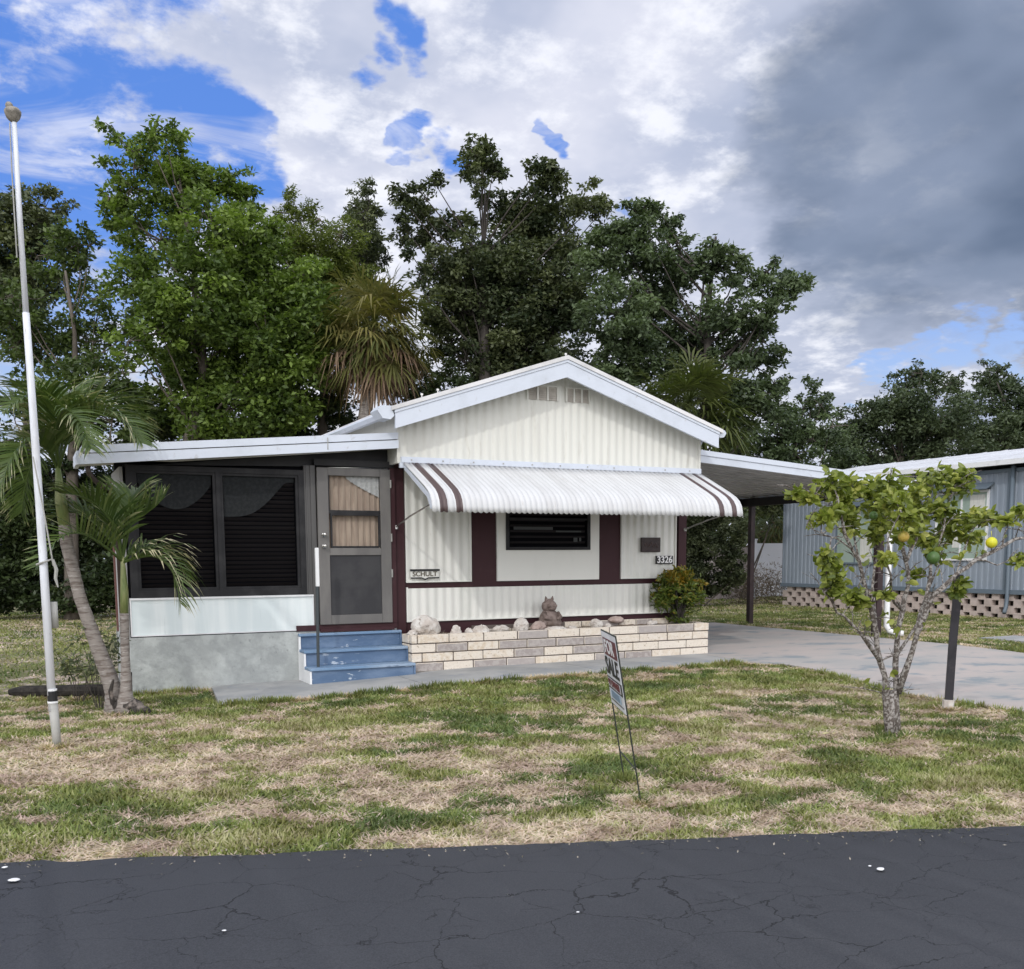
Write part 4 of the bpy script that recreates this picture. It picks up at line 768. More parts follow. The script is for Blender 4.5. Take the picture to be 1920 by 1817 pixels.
TREES={
'far_left':((0.24,40.31),[(0.21,40.98,13.82,1.15),(1.4,42.45,14.62,1.0),(0.85,41.52,12.95,1.37),(-0.89,42.16,13.09,1.75),(0.79,41.73,11.67,1.18),(-0.83,42.22,11.04,1.76),(1.73,40.36,13.3,0.58),(0.68,40.8,9.76,1.16),(0.53,41.25,13.38,1.06),(0.97,40.67,13.56,0.73),(1.12,41.98,13.79,1.0),(0.82,41.62,12.31,1.07),(-0.02,41.97,11.36,1.23)]),
'maple':((3.33,25.50),[(2.55,27.2,11.96,0.37),(2.77,25.47,10.89,0.37),(3.47,25.64,11.6,0.33),(4.09,26.63,11.77,0.34),(3.78,27.25,11.49,0.67),(2.83,26.33,10.41,0.71),(2.35,27.22,10.37,0.34),(3.97,26.62,10.42,0.93),(4.66,26.05,10.6,0.66),(5.19,26.09,10.82,0.4),(5.47,26.27,10.41,0.54),(4.43,24.97,9.25,1.01),(3.39,26.32,9.25,1.04),(2.81,27.72,9.95,0.68),(5.62,25.87,9.41,0.8),(3.86,24.83,7.81,1.13),(5.26,26.26,8.31,1.22),(2.66,25.7,8.13,0.76),(3.12,24.93,6.79,0.75),(4.57,26.42,6.83,1.35),(5.58,24.87,6.76,1.3),(3.67,26.78,5.64,1.08),(5.05,25.71,5.31,1.34),(6.46,25.35,5.88,1.21),(2.42,25.13,6.53,0.62),(6.5,24.83,7.34,1.05),(6.47,25.1,8.42,0.93),(3.17,27.23,11.73,0.44),(2.45,27.21,11.16,0.3),(2.8,25.9,10.65,0.45),(3.12,25.55,11.25,0.29),(3.78,26.13,11.68,0.28),(3.93,26.94,11.63,0.42),(3.88,26.94,10.96,0.67),(2.59,26.77,10.39,0.44),(2.58,27.47,10.16,0.43),(4.32,26.34,10.51,0.67),(4.93,26.07,10.71,0.45),(5.06,26.16,10.5,0.5),(5.33,26.18,10.62,0.39),(5.03,25.42,9.33,0.76),(4.14,24.9,8.53,0.9),(5.44,26.07,8.86,0.85),(3.49,24.88,7.3,0.79),(3.26,25.27,7.97,0.79),(4.92,26.34,7.57,1.08),(2.77,25.03,6.66,0.58),(4.12,26.6,6.23,1.02),(6.04,24.85,7.05,0.99),(6.02,25.11,6.32,1.05),(4.36,26.25,5.47,1.02),(5.75,25.53,5.59,1.07),(6.48,25.09,6.61,0.95),(6.48,24.96,7.88,0.83)]),
'feathery':((7.18,26.46),[(7.03,27.87,11.33,0.23),(6.98,28.01,10.88,0.35),(7.75,27.61,10.73,0.44),(7.52,27.9,10.36,0.74),(7.89,26.09,9.9,0.77),(6.98,27.03,9.22,1.0),(8.15,27.04,9.09,1.02),(9.04,27.0,9.04,0.59),(7.94,27.48,8.03,1.18),(8.64,26.79,7.68,0.88),(6.35,26.69,9.87,0.56),(7.01,27.94,11.11,0.24),(7.39,27.74,11.03,0.28),(7.25,27.95,10.62,0.46),(8.02,26.56,9.5,0.75),(7.44,26.56,9.56,0.74),(6.67,26.86,9.54,0.66),(7.57,27.04,9.16,0.85),(8.59,27.02,9.06,0.68),(8.04,27.26,8.56,0.92),(8.84,26.89,8.36,0.62),(8.29,27.13,7.85,0.87)]),
'cypress':((8.65,27.30),[(8.9,27.17,11.67,0.32),(9.27,29.02,11.73,0.59),(9.48,28.19,11.14,0.49),(8.87,27.34,10.24,0.62),(9.56,28.52,10.21,0.46),(8.85,28.32,9.78,0.61),(9.4,28.58,9.01,0.62),(9.19,27.68,11.41,0.34),(8.88,27.26,10.96,0.39),(9.38,28.61,11.44,0.45),(9.41,28.77,10.97,0.44),(9.52,28.36,10.68,0.4),(8.86,27.83,10.01,0.52),(9.21,27.93,10.23,0.45),(9.21,28.42,10.0,0.45),(9.12,28.45,9.39,0.52)]),
'mid_left':((1.03,28.12),[(1.37,29.33,9.75,0.7),(0.72,29.77,9.45,0.56),(2.0,29.18,9.73,0.49),(1.46,29.57,8.95,0.78),(0.27,28.46,8.02,0.67),(-0.21,29.3,8.16,0.68),(2.04,28.81,8.29,0.63),(1.0,29.62,7.4,0.85),(0.09,30.09,7.14,0.85),(1.99,28.87,7.21,0.84),(1.23,27.58,5.86,1.07),(2.47,27.34,6.17,0.81),(0.36,27.81,5.32,0.66),(2.14,26.98,4.92,0.93),(3.14,26.93,4.84,0.95),(-0.41,28.53,4.45,0.67),(3.36,28.77,8.42,0.57),(2.86,28.12,7.54,0.56),(1.69,29.25,9.74,0.5),(1.42,29.45,9.35,0.62),(1.09,29.67,9.2,0.56),(1.73,29.38,9.34,0.53),(0.03,28.88,8.09,0.57),(0.64,29.04,7.71,0.64),(-0.06,29.7,7.65,0.64),(2.02,28.84,7.75,0.62),(0.55,29.86,7.27,0.71),(1.5,29.25,7.3,0.71),(2.42,28.5,7.38,0.59),(0.79,27.7,5.59,0.73),(1.85,27.46,6.02,0.79),(2.31,27.16,5.54,0.73),(-0.02,28.17,4.88,0.56),(2.64,26.95,4.88,0.79),(3.11,28.45,7.98,0.47)]),
'center_oak':((11.50,24.76),[(11.55,25.26,12.41,0.37),(11.08,25.0,11.77,0.45),(11.85,25.14,11.8,0.49),(12.0,26.53,11.93,0.51),(10.31,25.72,11.55,0.31),(10.64,26.98,11.44,0.42),(9.57,26.39,11.31,0.23),(9.81,26.47,10.82,0.38),(9.86,27.06,10.36,0.3),(9.55,25.4,9.52,0.25),(10.81,27.04,10.55,0.6),(11.28,26.21,10.66,0.53),(12.91,24.56,11.84,0.34),(13.26,24.16,11.7,0.37),(13.42,24.89,11.34,0.58),(13.17,25.86,11.39,0.6),(12.93,26.22,10.89,0.83),(13.81,23.54,10.91,0.51),(14.44,23.91,10.7,0.49),(14.16,25.63,10.74,0.91),(11.13,25.18,9.52,0.71),(12.54,25.79,9.57,1.19),(13.7,24.8,9.17,1.18),(10.87,26.43,9.39,0.59),(11.19,26.06,8.48,0.89),(9.9,25.19,8.29,0.42),(10.92,27.01,7.93,0.76),(12.37,25.8,8.11,1.35),(13.78,25.26,7.84,1.2),(11.26,25.91,6.88,0.74),(12.69,25.78,6.97,1.06),(13.84,24.15,6.49,0.88),(11.7,25.2,12.11,0.36),(11.32,25.13,12.09,0.34),(11.46,25.07,11.79,0.39),(12.46,26.38,11.41,0.56),(9.94,26.05,11.43,0.23),(10.73,27.01,11.0,0.43),(10.23,26.73,11.13,0.34),(9.69,26.43,11.07,0.26),(9.84,26.77,10.59,0.29),(10.34,27.05,10.46,0.38),(9.73,25.3,8.9,0.28),(10.34,25.29,9.52,0.4),(11.04,26.62,10.61,0.47),(13.09,24.36,11.77,0.3),(13.16,24.73,11.59,0.39),(13.34,24.52,11.52,0.4),(13.05,26.04,11.14,0.6),(13.54,25.92,10.82,0.73),(14.12,23.73,10.8,0.42),(11.0,25.8,9.46,0.55),(11.16,25.62,9.0,0.67),(12.45,25.8,8.84,1.07),(13.74,25.03,8.5,1.0),(11.03,26.24,8.94,0.62),(11.05,26.54,8.21,0.69),(11.09,26.46,7.4,0.63),(12.53,25.79,7.54,1.01),(13.23,25.52,7.4,0.95),(11.97,25.84,6.92,0.76)]),
'right_oak':((14.48,20.69),[(14.35,22.07,10.2,0.32),(15.02,22.22,10.47,0.33),(15.57,22.42,10.28,0.36),(13.58,21.59,9.38,0.53),(14.19,21.1,9.2,0.59),(15.52,21.86,9.45,0.41),(13.35,21.97,8.82,0.8),(14.88,22.11,8.51,0.96),(15.99,22.02,8.75,0.56),(15.26,20.28,8.98,0.23),(15.64,20.87,8.55,0.48),(16.02,20.21,8.81,0.39),(16.52,20.3,8.38,0.48),(18.01,21.27,8.93,0.37),(17.26,19.59,8.23,0.29),(18.01,19.75,8.29,0.21),(16.98,19.64,7.77,0.34),(15.73,20.12,7.62,0.65),(16.47,19.61,7.33,0.34),(13.23,21.02,7.31,0.9),(15.59,21.91,7.6,0.97),(16.65,21.04,6.99,0.69),(16.82,20.01,6.81,0.4),(17.86,20.61,6.74,0.33),(17.61,21.13,6.41,0.51),(13.93,21.13,6.39,0.79),(15.58,21.41,6.43,0.82),(15.71,19.83,5.66,0.65),(13.35,21.44,5.75,0.66),(16.65,19.95,5.23,0.67),(17.2,20.01,5.8,0.35),(16.32,20.79,4.92,0.68),(14.68,22.14,10.34,0.27),(13.96,21.83,9.79,0.36),(15.29,22.32,10.38,0.29),(15.54,22.14,9.86,0.32),(13.46,21.78,9.1,0.56),(13.88,21.34,9.29,0.47),(13.77,21.54,9.01,0.58),(15.75,21.94,9.1,0.41),(15.44,22.06,8.63,0.64),(15.64,20.25,8.89,0.26),(15.45,20.58,8.77,0.3),(15.83,20.54,8.68,0.37),(16.27,20.26,8.6,0.37),(16.75,19.97,8.07,0.34),(18.01,20.51,8.61,0.24),(17.12,19.62,8.0,0.26),(17.64,19.67,8.26,0.21),(17.5,19.7,8.03,0.23),(16.73,19.62,7.55,0.29),(16.1,19.87,7.47,0.42),(16.64,19.81,7.07,0.31),(13.58,21.07,6.85,0.71),(13.29,21.23,6.53,0.66),(16.73,20.52,6.9,0.46),(17.13,21.09,6.7,0.5),(17.73,20.87,6.58,0.35),(13.64,21.29,6.07,0.61),(16.18,19.89,5.45,0.55),(16.02,20.31,5.29,0.56),(16.92,19.98,5.52,0.43),(16.48,20.37,5.08,0.57)]),
'low_right':((22.84,25.09),[(23.24,25.25,7.03,0.38),(24.52,26.47,6.59,0.66),(22.76,25.42,5.83,0.7),(22.04,25.6,5.48,0.87),(23.69,24.7,5.63,0.69),(21.65,26.43,4.86,1.06),(22.48,25.06,4.76,0.86),(24.86,25.87,4.76,0.91),(23.0,25.34,6.43,0.45),(23.46,24.98,6.33,0.45),(24.69,26.17,5.67,0.66),(22.4,25.51,5.66,0.66),(22.62,25.24,5.29,0.66),(22.26,25.33,5.12,0.73),(23.09,24.88,5.2,0.65),(22.06,25.74,4.81,0.81)]),
'far_right':((33.67,30.51),[(32.22,31.16,7.48,0.89),(32.09,32.22,7.17,0.91),(34.36,31.51,8.99,0.82),(34.3,30.61,9.06,0.58),(33.21,30.68,7.69,1.34),(35.88,31.13,8.82,0.83),(36.17,30.55,8.75,0.55),(34.6,29.95,7.02,1.56),(32.85,31.71,6.03,1.37),(34.72,31.1,5.82,1.61),(32.05,32.41,5.61,1.15),(32.16,31.69,7.33,0.76),(32.72,30.92,7.59,0.94),(32.47,31.96,6.6,0.96),(34.33,31.06,9.03,0.59),(35.12,31.32,8.91,0.69),(35.09,30.87,8.94,0.59),(33.91,30.31,7.36,1.22),(36.03,30.84,8.79,0.58),(34.66,30.52,6.42,1.33),(32.45,32.06,5.82,1.06)]),
'dark_right':((39.84,30.91),[(40.13,32.02,9.73,0.64),(40.97,31.99,10.02,0.44),(41.0,32.51,8.9,1.15),(41.03,31.14,8.7,0.87),(39.16,32.14,8.01,1.22),(41.29,31.81,7.36,1.73),(37.69,31.42,6.44,1.43),(41.11,30.27,6.47,1.92),(41.45,30.09,8.11,1.2),(40.55,32.01,9.88,0.45),(40.56,32.27,9.32,0.75),(40.98,32.25,9.46,0.67),(41.24,30.62,8.4,0.87),(39.4,30.84,6.46,1.41),(41.28,30.18,7.29,1.31)]),
'hedge_left':((0.68,28.87),[(-0.92,29.92,0.43,0.49),(-0.27,29.4,0.48,0.48),(0.36,28.66,0.45,0.48),(0.97,27.98,0.46,0.47),(1.64,28.51,0.42,0.48),(2.32,28.71,0.47,0.49),(2.65,27.65,1.06,0.7),(3.38,28.37,3.61,1.01),(-0.83,28.96,3.53,0.96),(0.04,29.45,3.87,0.84),(0.89,28.41,3.54,0.83),(-0.55,29.48,2.19,1.12),(0.59,29.13,2.19,1.13),(1.77,29.02,2.48,1.01),(-0.12,29.16,0.93,0.84),(0.91,29.27,0.91,0.86),(1.88,27.83,0.93,0.83),(-0.99,28.86,0.82,0.69),(2.72,27.82,2.17,0.84),(1.7,28.98,3.89,0.71),(-0.59,29.66,0.45,0.41),(-0.96,29.39,0.62,0.5),(0.12,28.91,0.69,0.55),(0.67,28.32,0.46,0.4),(1.3,28.25,0.44,0.4),(1.98,28.61,0.44,0.41),(2.1,28.27,0.7,0.55),(2.26,27.74,1.0,0.64),(2.69,27.73,1.61,0.65),(3.05,28.09,2.89,0.78),(2.54,28.68,3.75,0.72),(-0.39,29.2,3.7,0.76),(-0.69,29.22,2.86,0.87),(0.47,28.93,3.71,0.7),(1.29,28.7,3.71,0.65),(0.02,29.3,2.19,0.94),(-0.34,29.32,1.56,0.82),(1.18,29.07,2.33,0.9),(1.73,29.0,3.19,0.72)]),
'under_house':((5.86,26.99),[(2.77,28.48,4.72,0.85),(3.95,28.19,4.74,1.0),(5.39,28.38,4.69,1.03),(6.5,26.83,4.72,1.0),(8.14,27.36,5.14,0.89),(7.39,26.76,5.88,0.86),(9.31,25.35,5.8,0.57),(10.24,25.75,6.48,0.73),(9.34,25.49,4.84,0.86),(10.59,24.73,5.79,0.71),(6.33,27.24,5.46,0.86),(3.36,28.34,4.73,0.78),(4.08,28.43,4.71,0.79),(4.67,28.29,4.71,0.85),(5.86,27.81,5.08,0.79),(6.42,27.03,5.09,0.78),(6.95,26.8,5.3,0.78),(7.77,27.06,5.51,0.73),(6.86,27.0,5.67,0.72),(9.32,25.42,5.32,0.6),(9.78,25.55,6.14,0.55),(10.41,25.24,6.13,0.6),(9.96,25.11,5.31,0.66)]),
'bush_right':((17.55,22.85),[(16.81,23.01,2.87,0.66),(17.79,23.2,2.82,0.67),(17.75,22.18,2.33,0.5),(17.28,23.37,1.99,0.67),(17.46,22.5,1.6,0.6),(16.93,23.13,1.15,0.61),(18.53,22.93,3.05,0.52),(18.05,22.17,1.22,0.39),(17.68,22.87,0.84,0.52),(17.32,23.4,0.53,0.46),(18.04,22.61,0.69,0.4),(16.33,23.05,0.64,0.6),(17.3,23.11,2.84,0.56),(17.05,23.19,2.43,0.56),(18.16,23.06,2.93,0.5),(17.54,23.29,2.4,0.56),(17.61,22.34,1.97,0.46),(17.11,23.25,1.57,0.54),(17.37,22.94,1.79,0.53),(17.76,22.34,1.41,0.42),(17.12,23.27,0.84,0.45),(16.63,23.09,0.9,0.51),(18.05,22.39,0.95,0.33),(17.86,22.74,0.76,0.39),(17.5,23.13,0.69,0.41)]),
'ground_behind':((21.42,26.04),[(19.18,27.5,6.41,1.05),(19.0,28.79,5.87,1.09),(19.93,27.04,5.19,1.05),(21.08,26.24,3.96,0.87),(22.09,25.57,3.08,0.7),(22.31,26.12,3.99,0.89),(22.86,25.2,3.94,0.87),(24.66,25.63,3.84,0.9),(19.09,28.14,6.14,0.9),(19.55,27.27,5.8,0.88),(19.46,27.91,5.53,0.9),(20.5,26.64,4.58,0.81),(21.7,26.18,3.98,0.74),(21.59,25.91,3.52,0.66),(22.2,25.84,3.54,0.67),(22.48,25.38,3.51,0.66),(22.59,25.66,3.96,0.74)]),
}
t_=TREES
def TR(key,*a,**kw): return tree(a[0],t_[key][0],t_[key][1],*a[1:],**kw)
TR('far_left','tree',L_oak,'tall dark tree furthest left, behind the top of the flagpole',dens=1.7,Lsz=.19,seed=1,trunk_r=.3,barkm=darkbark)
TR('maple','tree',L_maple,'tallest bright green tree with broad leafy crown behind the porch',dens=1.75,Lsz=.15,k=13,seed=2,trunk_r=.28)
TR('feathery','tree',L_feather,'yellow green feathery tree between the bright tree and the cabbage palm',dens=1.9,Lsz=.13,k=12,seed=3,trunk_r=.22,wl=.35,droop=.1)
TR('cypress','conifer',L_oak,'narrow dark green spire shaped tree rising above the palm',dens=2.8,Lsz=.13,k=14,seed=4,trunk_r=.2,barkm=darkbark,wl=.4)
TR('mid_left','tree',L_mid,'loose mid green tree on the left with sky showing through its crown',dens=1.25,Lsz=.16,k=10,seed=5,trunk_r=.22)
TR('center_oak','tree',L_oak,'large dark oak behind the gable, tallest crown in the middle',dens=2.1,Lsz=.14,k=16,seed=6,trunk_r=.32,barkm=darkbark)
TR('right_oak','tree',L_oak2,'spreading grey green oak reaching right above the carport',dens=2.2,Lsz=.135,k=19,seed=7,trunk_r=.28,barkm=darkbark)
TR('low_right','tree',L_oak2,'low rounded green tree right of the oak, behind the carport roof',dens=1.9,Lsz=.15,k=14,seed=8,trunk_r=.2)
TR('far_right','tree',L_far,'wide green tree beyond the neighbouring slate blue home',dens=1.5,Lsz=.18,k=9,seed=9,trunk_r=.3)
TR('dark_right','tree',L_far,'greyish green tree at the right edge above the white roof next door',dens=1.5,Lsz=.18,k=9,seed=10,trunk_r=.3,barkm=darkbark)
TR('hedge_left','hedge',L_hedge,'dense dark hedge behind the two small palms on the left','hedge',dens=2.3,Lsz=.14,k=15,seed=11,branches=False,crown='foliage')
TR('under_house','thicket',L_hedge,'dark green undergrowth behind the porch roof','bush',dens=2.2,Lsz=.14,k=12,seed=12,branches=False,crown='foliage')
TR('bush_right','bush',L_bush,'grey green bushes seen under the carport behind the home','bush',dens=2.0,Lsz=.10,k=24,seed=13,branches=False,crown='foliage')
TR('ground_behind','thicket',L_oak,'dark green scrub behind the carport roof and white fence','bush',dens=1.7,Lsz=.15,k=11,seed=14,branches=False,crown='foliage')
# far wooded mass closing the horizon
n=52000; th_=RNG.uniform(-1.15,1.75,n); dist=RNG.uniform(62,90,n); xx=np.sin(th_)*dist; yy=np.cos(th_)*dist; hh=4.2+3.2*fbm(th_*14+5,th_*0+2); zz_=hh*RNG.uniform(0,1,n)**.8
leaf_=leaf_mesh('far_woodland',np.stack([xx,yy,zz_],1),.85,.6,L_hedge,None,RNG.random(n)); tag(leaf_,'far dark woodland closing the horizon','woodland',kind='stuff')
# ---- feather palms
def frond(rach,parent,ll=.34,n=46,w=.022,seed=0,name='frond',curl=.55,tipbrown=.4,m=None,tw=0.):
    R=np.random.default_rng(seed); P=[Vector(p) for p in rach]
    # arc-length resample (Catmull like via linear with smoothing)
    pts=[]; m_=len(P)-1
    def cat(i,t):
        p0=P[max(i-1,0)];p1=P[i];p2=P[i+1];p3=P[min(i+2,m_)]
        return .5*((2*p1)+(p2-p0)*t+(2*p0-5*p1+4*p2-p3)*t*t+(3*p1-p0-3*p2+p3)*t**3)
    for i in range(m_):
        for k in range(8): pts.append(cat(i,k/8))
    pts.append(P[-1]); Ltot=sum((pts[i+1]-pts[i]).length for i in range(len(pts)-1))
    b=MB(); b.tube(pts,[.016-.012*i/len(pts) for i in range(len(pts))],5,t=.35)
    for j in range(n):
        u=.16+.84*j/(n-1); f=u*(len(pts)-1); i=min(int(f),len(pts)-2); p=pts[i].lerp(pts[i+1],f-i); tg=(pts[i+1]-pts[i]).normalized()
        side=tg.cross(Vector((0,0,1))); side=side.normalized() if side.length>.1 else Vector((1,0,0)); upv=side.cross(tg).normalized()
        L=ll*(sin(pi*min(1,.12+u*.84))**.55)*R.uniform(.85,1.1)
        for s in(-1,1):
            d=(side*s*(.75+tw)+tg*(.55+.5*u)+upv*(.45+R.normal(0,.10))).normalized(); q=p.copy(); ww=w; nseg=4; ring=[]
            nrm=d.cross(tg).normalized()
            for k in range(nseg+1):
                a=k/nseg; wv=ww*(sin(pi*(.18+.8*a))**.7) if k<nseg else .001
                ring.append((q+tg*wv*.5, q-tg*wv*.5)); q=q+d*(L/nseg); d=(d+Vector((0,0,-curl*(.5+a))) *.45+Vector(R.normal(0,.05,3))).normalized()
            vs=[x for pr_ in ring for x in pr_]; tn=float(np.clip(R.normal(.30,.12),0,1))
            for k in range(nseg):
                b.add([vs[2*k],vs[2*k+1],vs[2*k+3],vs[2*k+2]],[(0,1,2,3)],t=min(1,tn+(tipbrown*(k/nseg)**2 if R.random()<.7 else 0)))
    return build(b,name,m or L_palm,parent)
PALM_A_TRUNK=[(0.79,10.75,-0.057),(0.705,10.75,0.306),(0.589,10.75,0.692),(0.472,10.75,1.124),(0.415,10.75,1.442),(0.378,10.75,1.652),(0.368,10.75,1.834)]
PALM_A_SHAFT=[(0.368,10.75,1.834),(0.346,10.75,2.067),(0.341,10.75,2.248),(0.336,10.75,2.427)]
PALM_A_FRONDS=[[(0.343,10.75,2.376),(0.438,10.8,2.796),(0.67,10.85,3.047),(0.924,10.95,3.024),(1.14,11.05,2.861)],[(0.343,10.75,2.376),(0.477,10.65,2.729),(0.687,10.45,2.868),(0.907,10.25,2.805),(1.045,10.05,2.591)],[(0.334,10.75,2.376),(0.317,10.75,2.784),(0.232,10.55,3.003),(0.095,10.35,2.991),(-0.086,10.15,2.833)],[(0.334,10.75,2.376),(0.223,10.85,2.74),(0.047,10.95,2.947),(-0.138,11.05,3.0),(-0.334,11.15,2.849)],[(0.334,10.75,2.376),(0.234,10.65,2.567),(0.073,10.45,2.589),(-0.068,10.25,2.419),(-0.169,10.15,2.122)],[(0.343,10.75,2.376),(0.381,10.95,2.811),(0.441,11.15,3.101),(0.527,11.35,3.189),(0.66,11.55,3.116)],[(0.334,10.75,2.376),(0.287,10.95,2.573),(0.17,11.25,2.571),(0.06,11.45,2.315),(-0.007,11.55,1.993)],[(0.348,10.75,2.377),(0.332,10.55,2.711),(0.4,10.25,2.875),(0.517,9.95,2.747),(0.583,9.75,2.492)]]
PALM_B_TRUNK=[(0.834,10.6,-0.039),(0.85,10.6,0.314),(0.858,10.6,0.691),(0.865,10.6,0.96)]
PALM_B_SHAFT=[(0.865,10.6,0.96),(0.875,10.6,1.173),(0.875,10.6,1.385),(0.872,10.6,1.544)]
PALM_B_FRONDS=[[(0.87,10.6,1.491),(0.965,10.6,1.835),(1.09,10.55,1.94),(1.189,10.5,2.018),(1.284,10.5,2.114)],[(0.87,10.6,1.491),(0.761,10.6,1.702),(0.605,10.7,1.887),(0.42,10.8,1.967),(0.226,10.9,1.89)],[(0.87,10.6,1.491),(0.807,10.5,1.804),(0.666,10.4,2.004),(0.5,10.3,2.097),(0.34,10.3,2.118)],[(0.873,10.6,1.465),(1.016,10.5,1.517),(1.181,10.4,1.516),(1.313,10.3,1.357),(1.36,10.25,1.067)],[(0.873,10.6,1.465),(0.978,10.6,1.57),(1.194,10.7,1.624),(1.385,10.8,1.543),(1.516,10.85,1.32)],[(0.87,10.6,1.491),(0.866,10.8,1.813),(0.856,11.0,2.036),(0.798,11.2,2.127),(0.704,11.4,2.052)],[(0.869,10.6,1.481),(0.672,10.4,1.647),(0.478,10.2,1.744),(0.287,10.0,1.69),(0.096,9.8,1.45)],[(0.87,10.6,1.491),(0.914,10.6,1.808),(0.958,10.7,2.023),(0.997,10.8,2.136),(1.095,10.9,2.171)]]
BRUSH=[(19.1,23.55,0.29),(19.39,23.42,0.38),(19.68,23.28,0.44),(19.96,23.14,0.41),(20.2,23.02,0.37),(19.26,23.52,0.73),(19.55,23.39,0.81),(19.91,23.21,0.76),(20.19,23.06,0.64)]
C1B=(7.12,23.81)
C1C=(8.04,24.01,7.32)
C2B=(13.13,20.08)
C2C=(14.47,19.81,5.2)
C3B=(25.16,29.23)
C3C=(25.25,29.27,3.01)
def feather_palm(label,trunk,shaft,fronds,rt,seed,extra):
    root=empty('palm_tree',trunk[0],label,'palm tree','two small feather palms by the porch corner')
    b=MB(); tr=[Vector(p) for p in trunk]; pts=[]
    for i in range(len(tr)-1):
        for k in range(5): pts.append(tr[i].lerp(tr[i+1],k/5))
    pts.append(tr[-1]); n=len(pts); rad=[rt*(1.35-.5*min(1,i/n*2.2))*(1+.05*(i%2)) for i in range(n)]; rad[0]*=1.7; rad[1]*=1.5; rad[2]*=1.25
    b.tube(pts,rad,12); build(b,'trunk',palmtrunk,root,smooth=True)
    b=MB(); s_=[Vector(p) for p in shaft]; b.tube(s_,[rt*.84,rt*.80,rt*.55,rt*.30],12); build(b,'crownshaft',palmshaft,root,smooth=True)
    for i,f in enumerate(fronds): frond(f,root,seed=seed+i,**extra[i%len(extra)])
    return root
pa_=feather_palm('taller feather palm with a leaning grey trunk left of the porch',PALM_A_TRUNK,PALM_A_SHAFT,PALM_A_FRONDS,.068,100,[dict(ll=.52,n=46,w=.030,curl=.5,tipbrown=.9),dict(ll=.50,n=46,w=.030,curl=.75,tipbrown=.8),dict(ll=.48,n=44,w=.030,curl=.7)])
pb_=feather_palm('shorter feather palm with a green shaft, right against the porch corner',PALM_B_TRUNK,PALM_B_SHAFT,PALM_B_FRONDS,.050,200,[dict(ll=.36,n=26,w=.03,curl=.1,tipbrown=.5),dict(ll=.42,n=38,w=.028,curl=.5),dict(ll=.42,n=38,w=.028,curl=.5),dict(ll=.50,n=28,w=.026,curl=1.1,tipbrown=1.6),dict(ll=.42,n=28,w=.026,curl=.95,tipbrown=1.5),dict(ll=.38,n=32,w=.028,curl=.35)])
# old stump and roots at the palm foot
b=MB(); b.blob((.86,10.60,-.02),.12,seed=4,n=3,amp=.45,sq=(1.1,1,.7)); b.blob((.95,10.56,-.03),.095,seed=6,n=3,amp=.5,sq=(1.3,1,.7)); b.tube([(.84,10.6,.0),(.86,10.62,.22),(.87,10.64,.36)],[.06,.05,.045],8); b.tube([(.72,10.62,.05),(.70,10.6,.18),(.73,10.58,.30)],[.03,.025,.012],6)
tag(build(b,'palm_stump',mat('burnt stump',(.035,.03,.027),.9,(.20,.17,.15),9,(.5,.65),bump=1,bs=30),base=(.82,10.6,0)),'charred broken stump and root mass at the foot of the palms','stump')
# weedy seedlings round the leaning trunk
def sapling(name,c,h,n,m,label,r=.35,Lsz=.1,wl=.4,seed=0,cat='plant',tint=.5,up=.5):
    R=random.Random(seed); root=empty(name,c,label,cat); b=MB(); P=[];
    for i in range(n):
        a=R.uniform(0,6.28); e=Vector(c)+Vector((cos(a)*r*R.uniform(.5,1.2),sin(a)*r*R.uniform(.5,1.2),h*R.uniform(.5,1))); mid=Vector(c).lerp(e,.5)+Vector((0,0,.08)); b.tube([Vector(c)+Vector((cos(a)*.04,sin(a)*.04,0)),mid,e],[.004,.003,.002],4,cap=False)
        for k in range(16): P.append(tuple(mid.lerp(e,R.random())+Vector((R.gauss(0,.03),R.gauss(0,.03),R.gauss(0,.03)))))
    build(b,'stem',darkbark,root); leaf_mesh('foliage',np.array(P),Lsz,Lsz*wl,m,root,np.clip(RNG.normal(tint,.2,len(P)),0,1),0,up=up); return root
sapling('weed_clump',(.62,11.0,-.03),1.05,12,L_bush,'scrawny weeds growing beside the leaning palm trunk',.35,.09,.35,1)
sapling('weed_clump',(.45,11.6,-.03),.6,9,L_bush,'low dry weeds between the leaning palm and the hedge',.3,.1,.3,2)
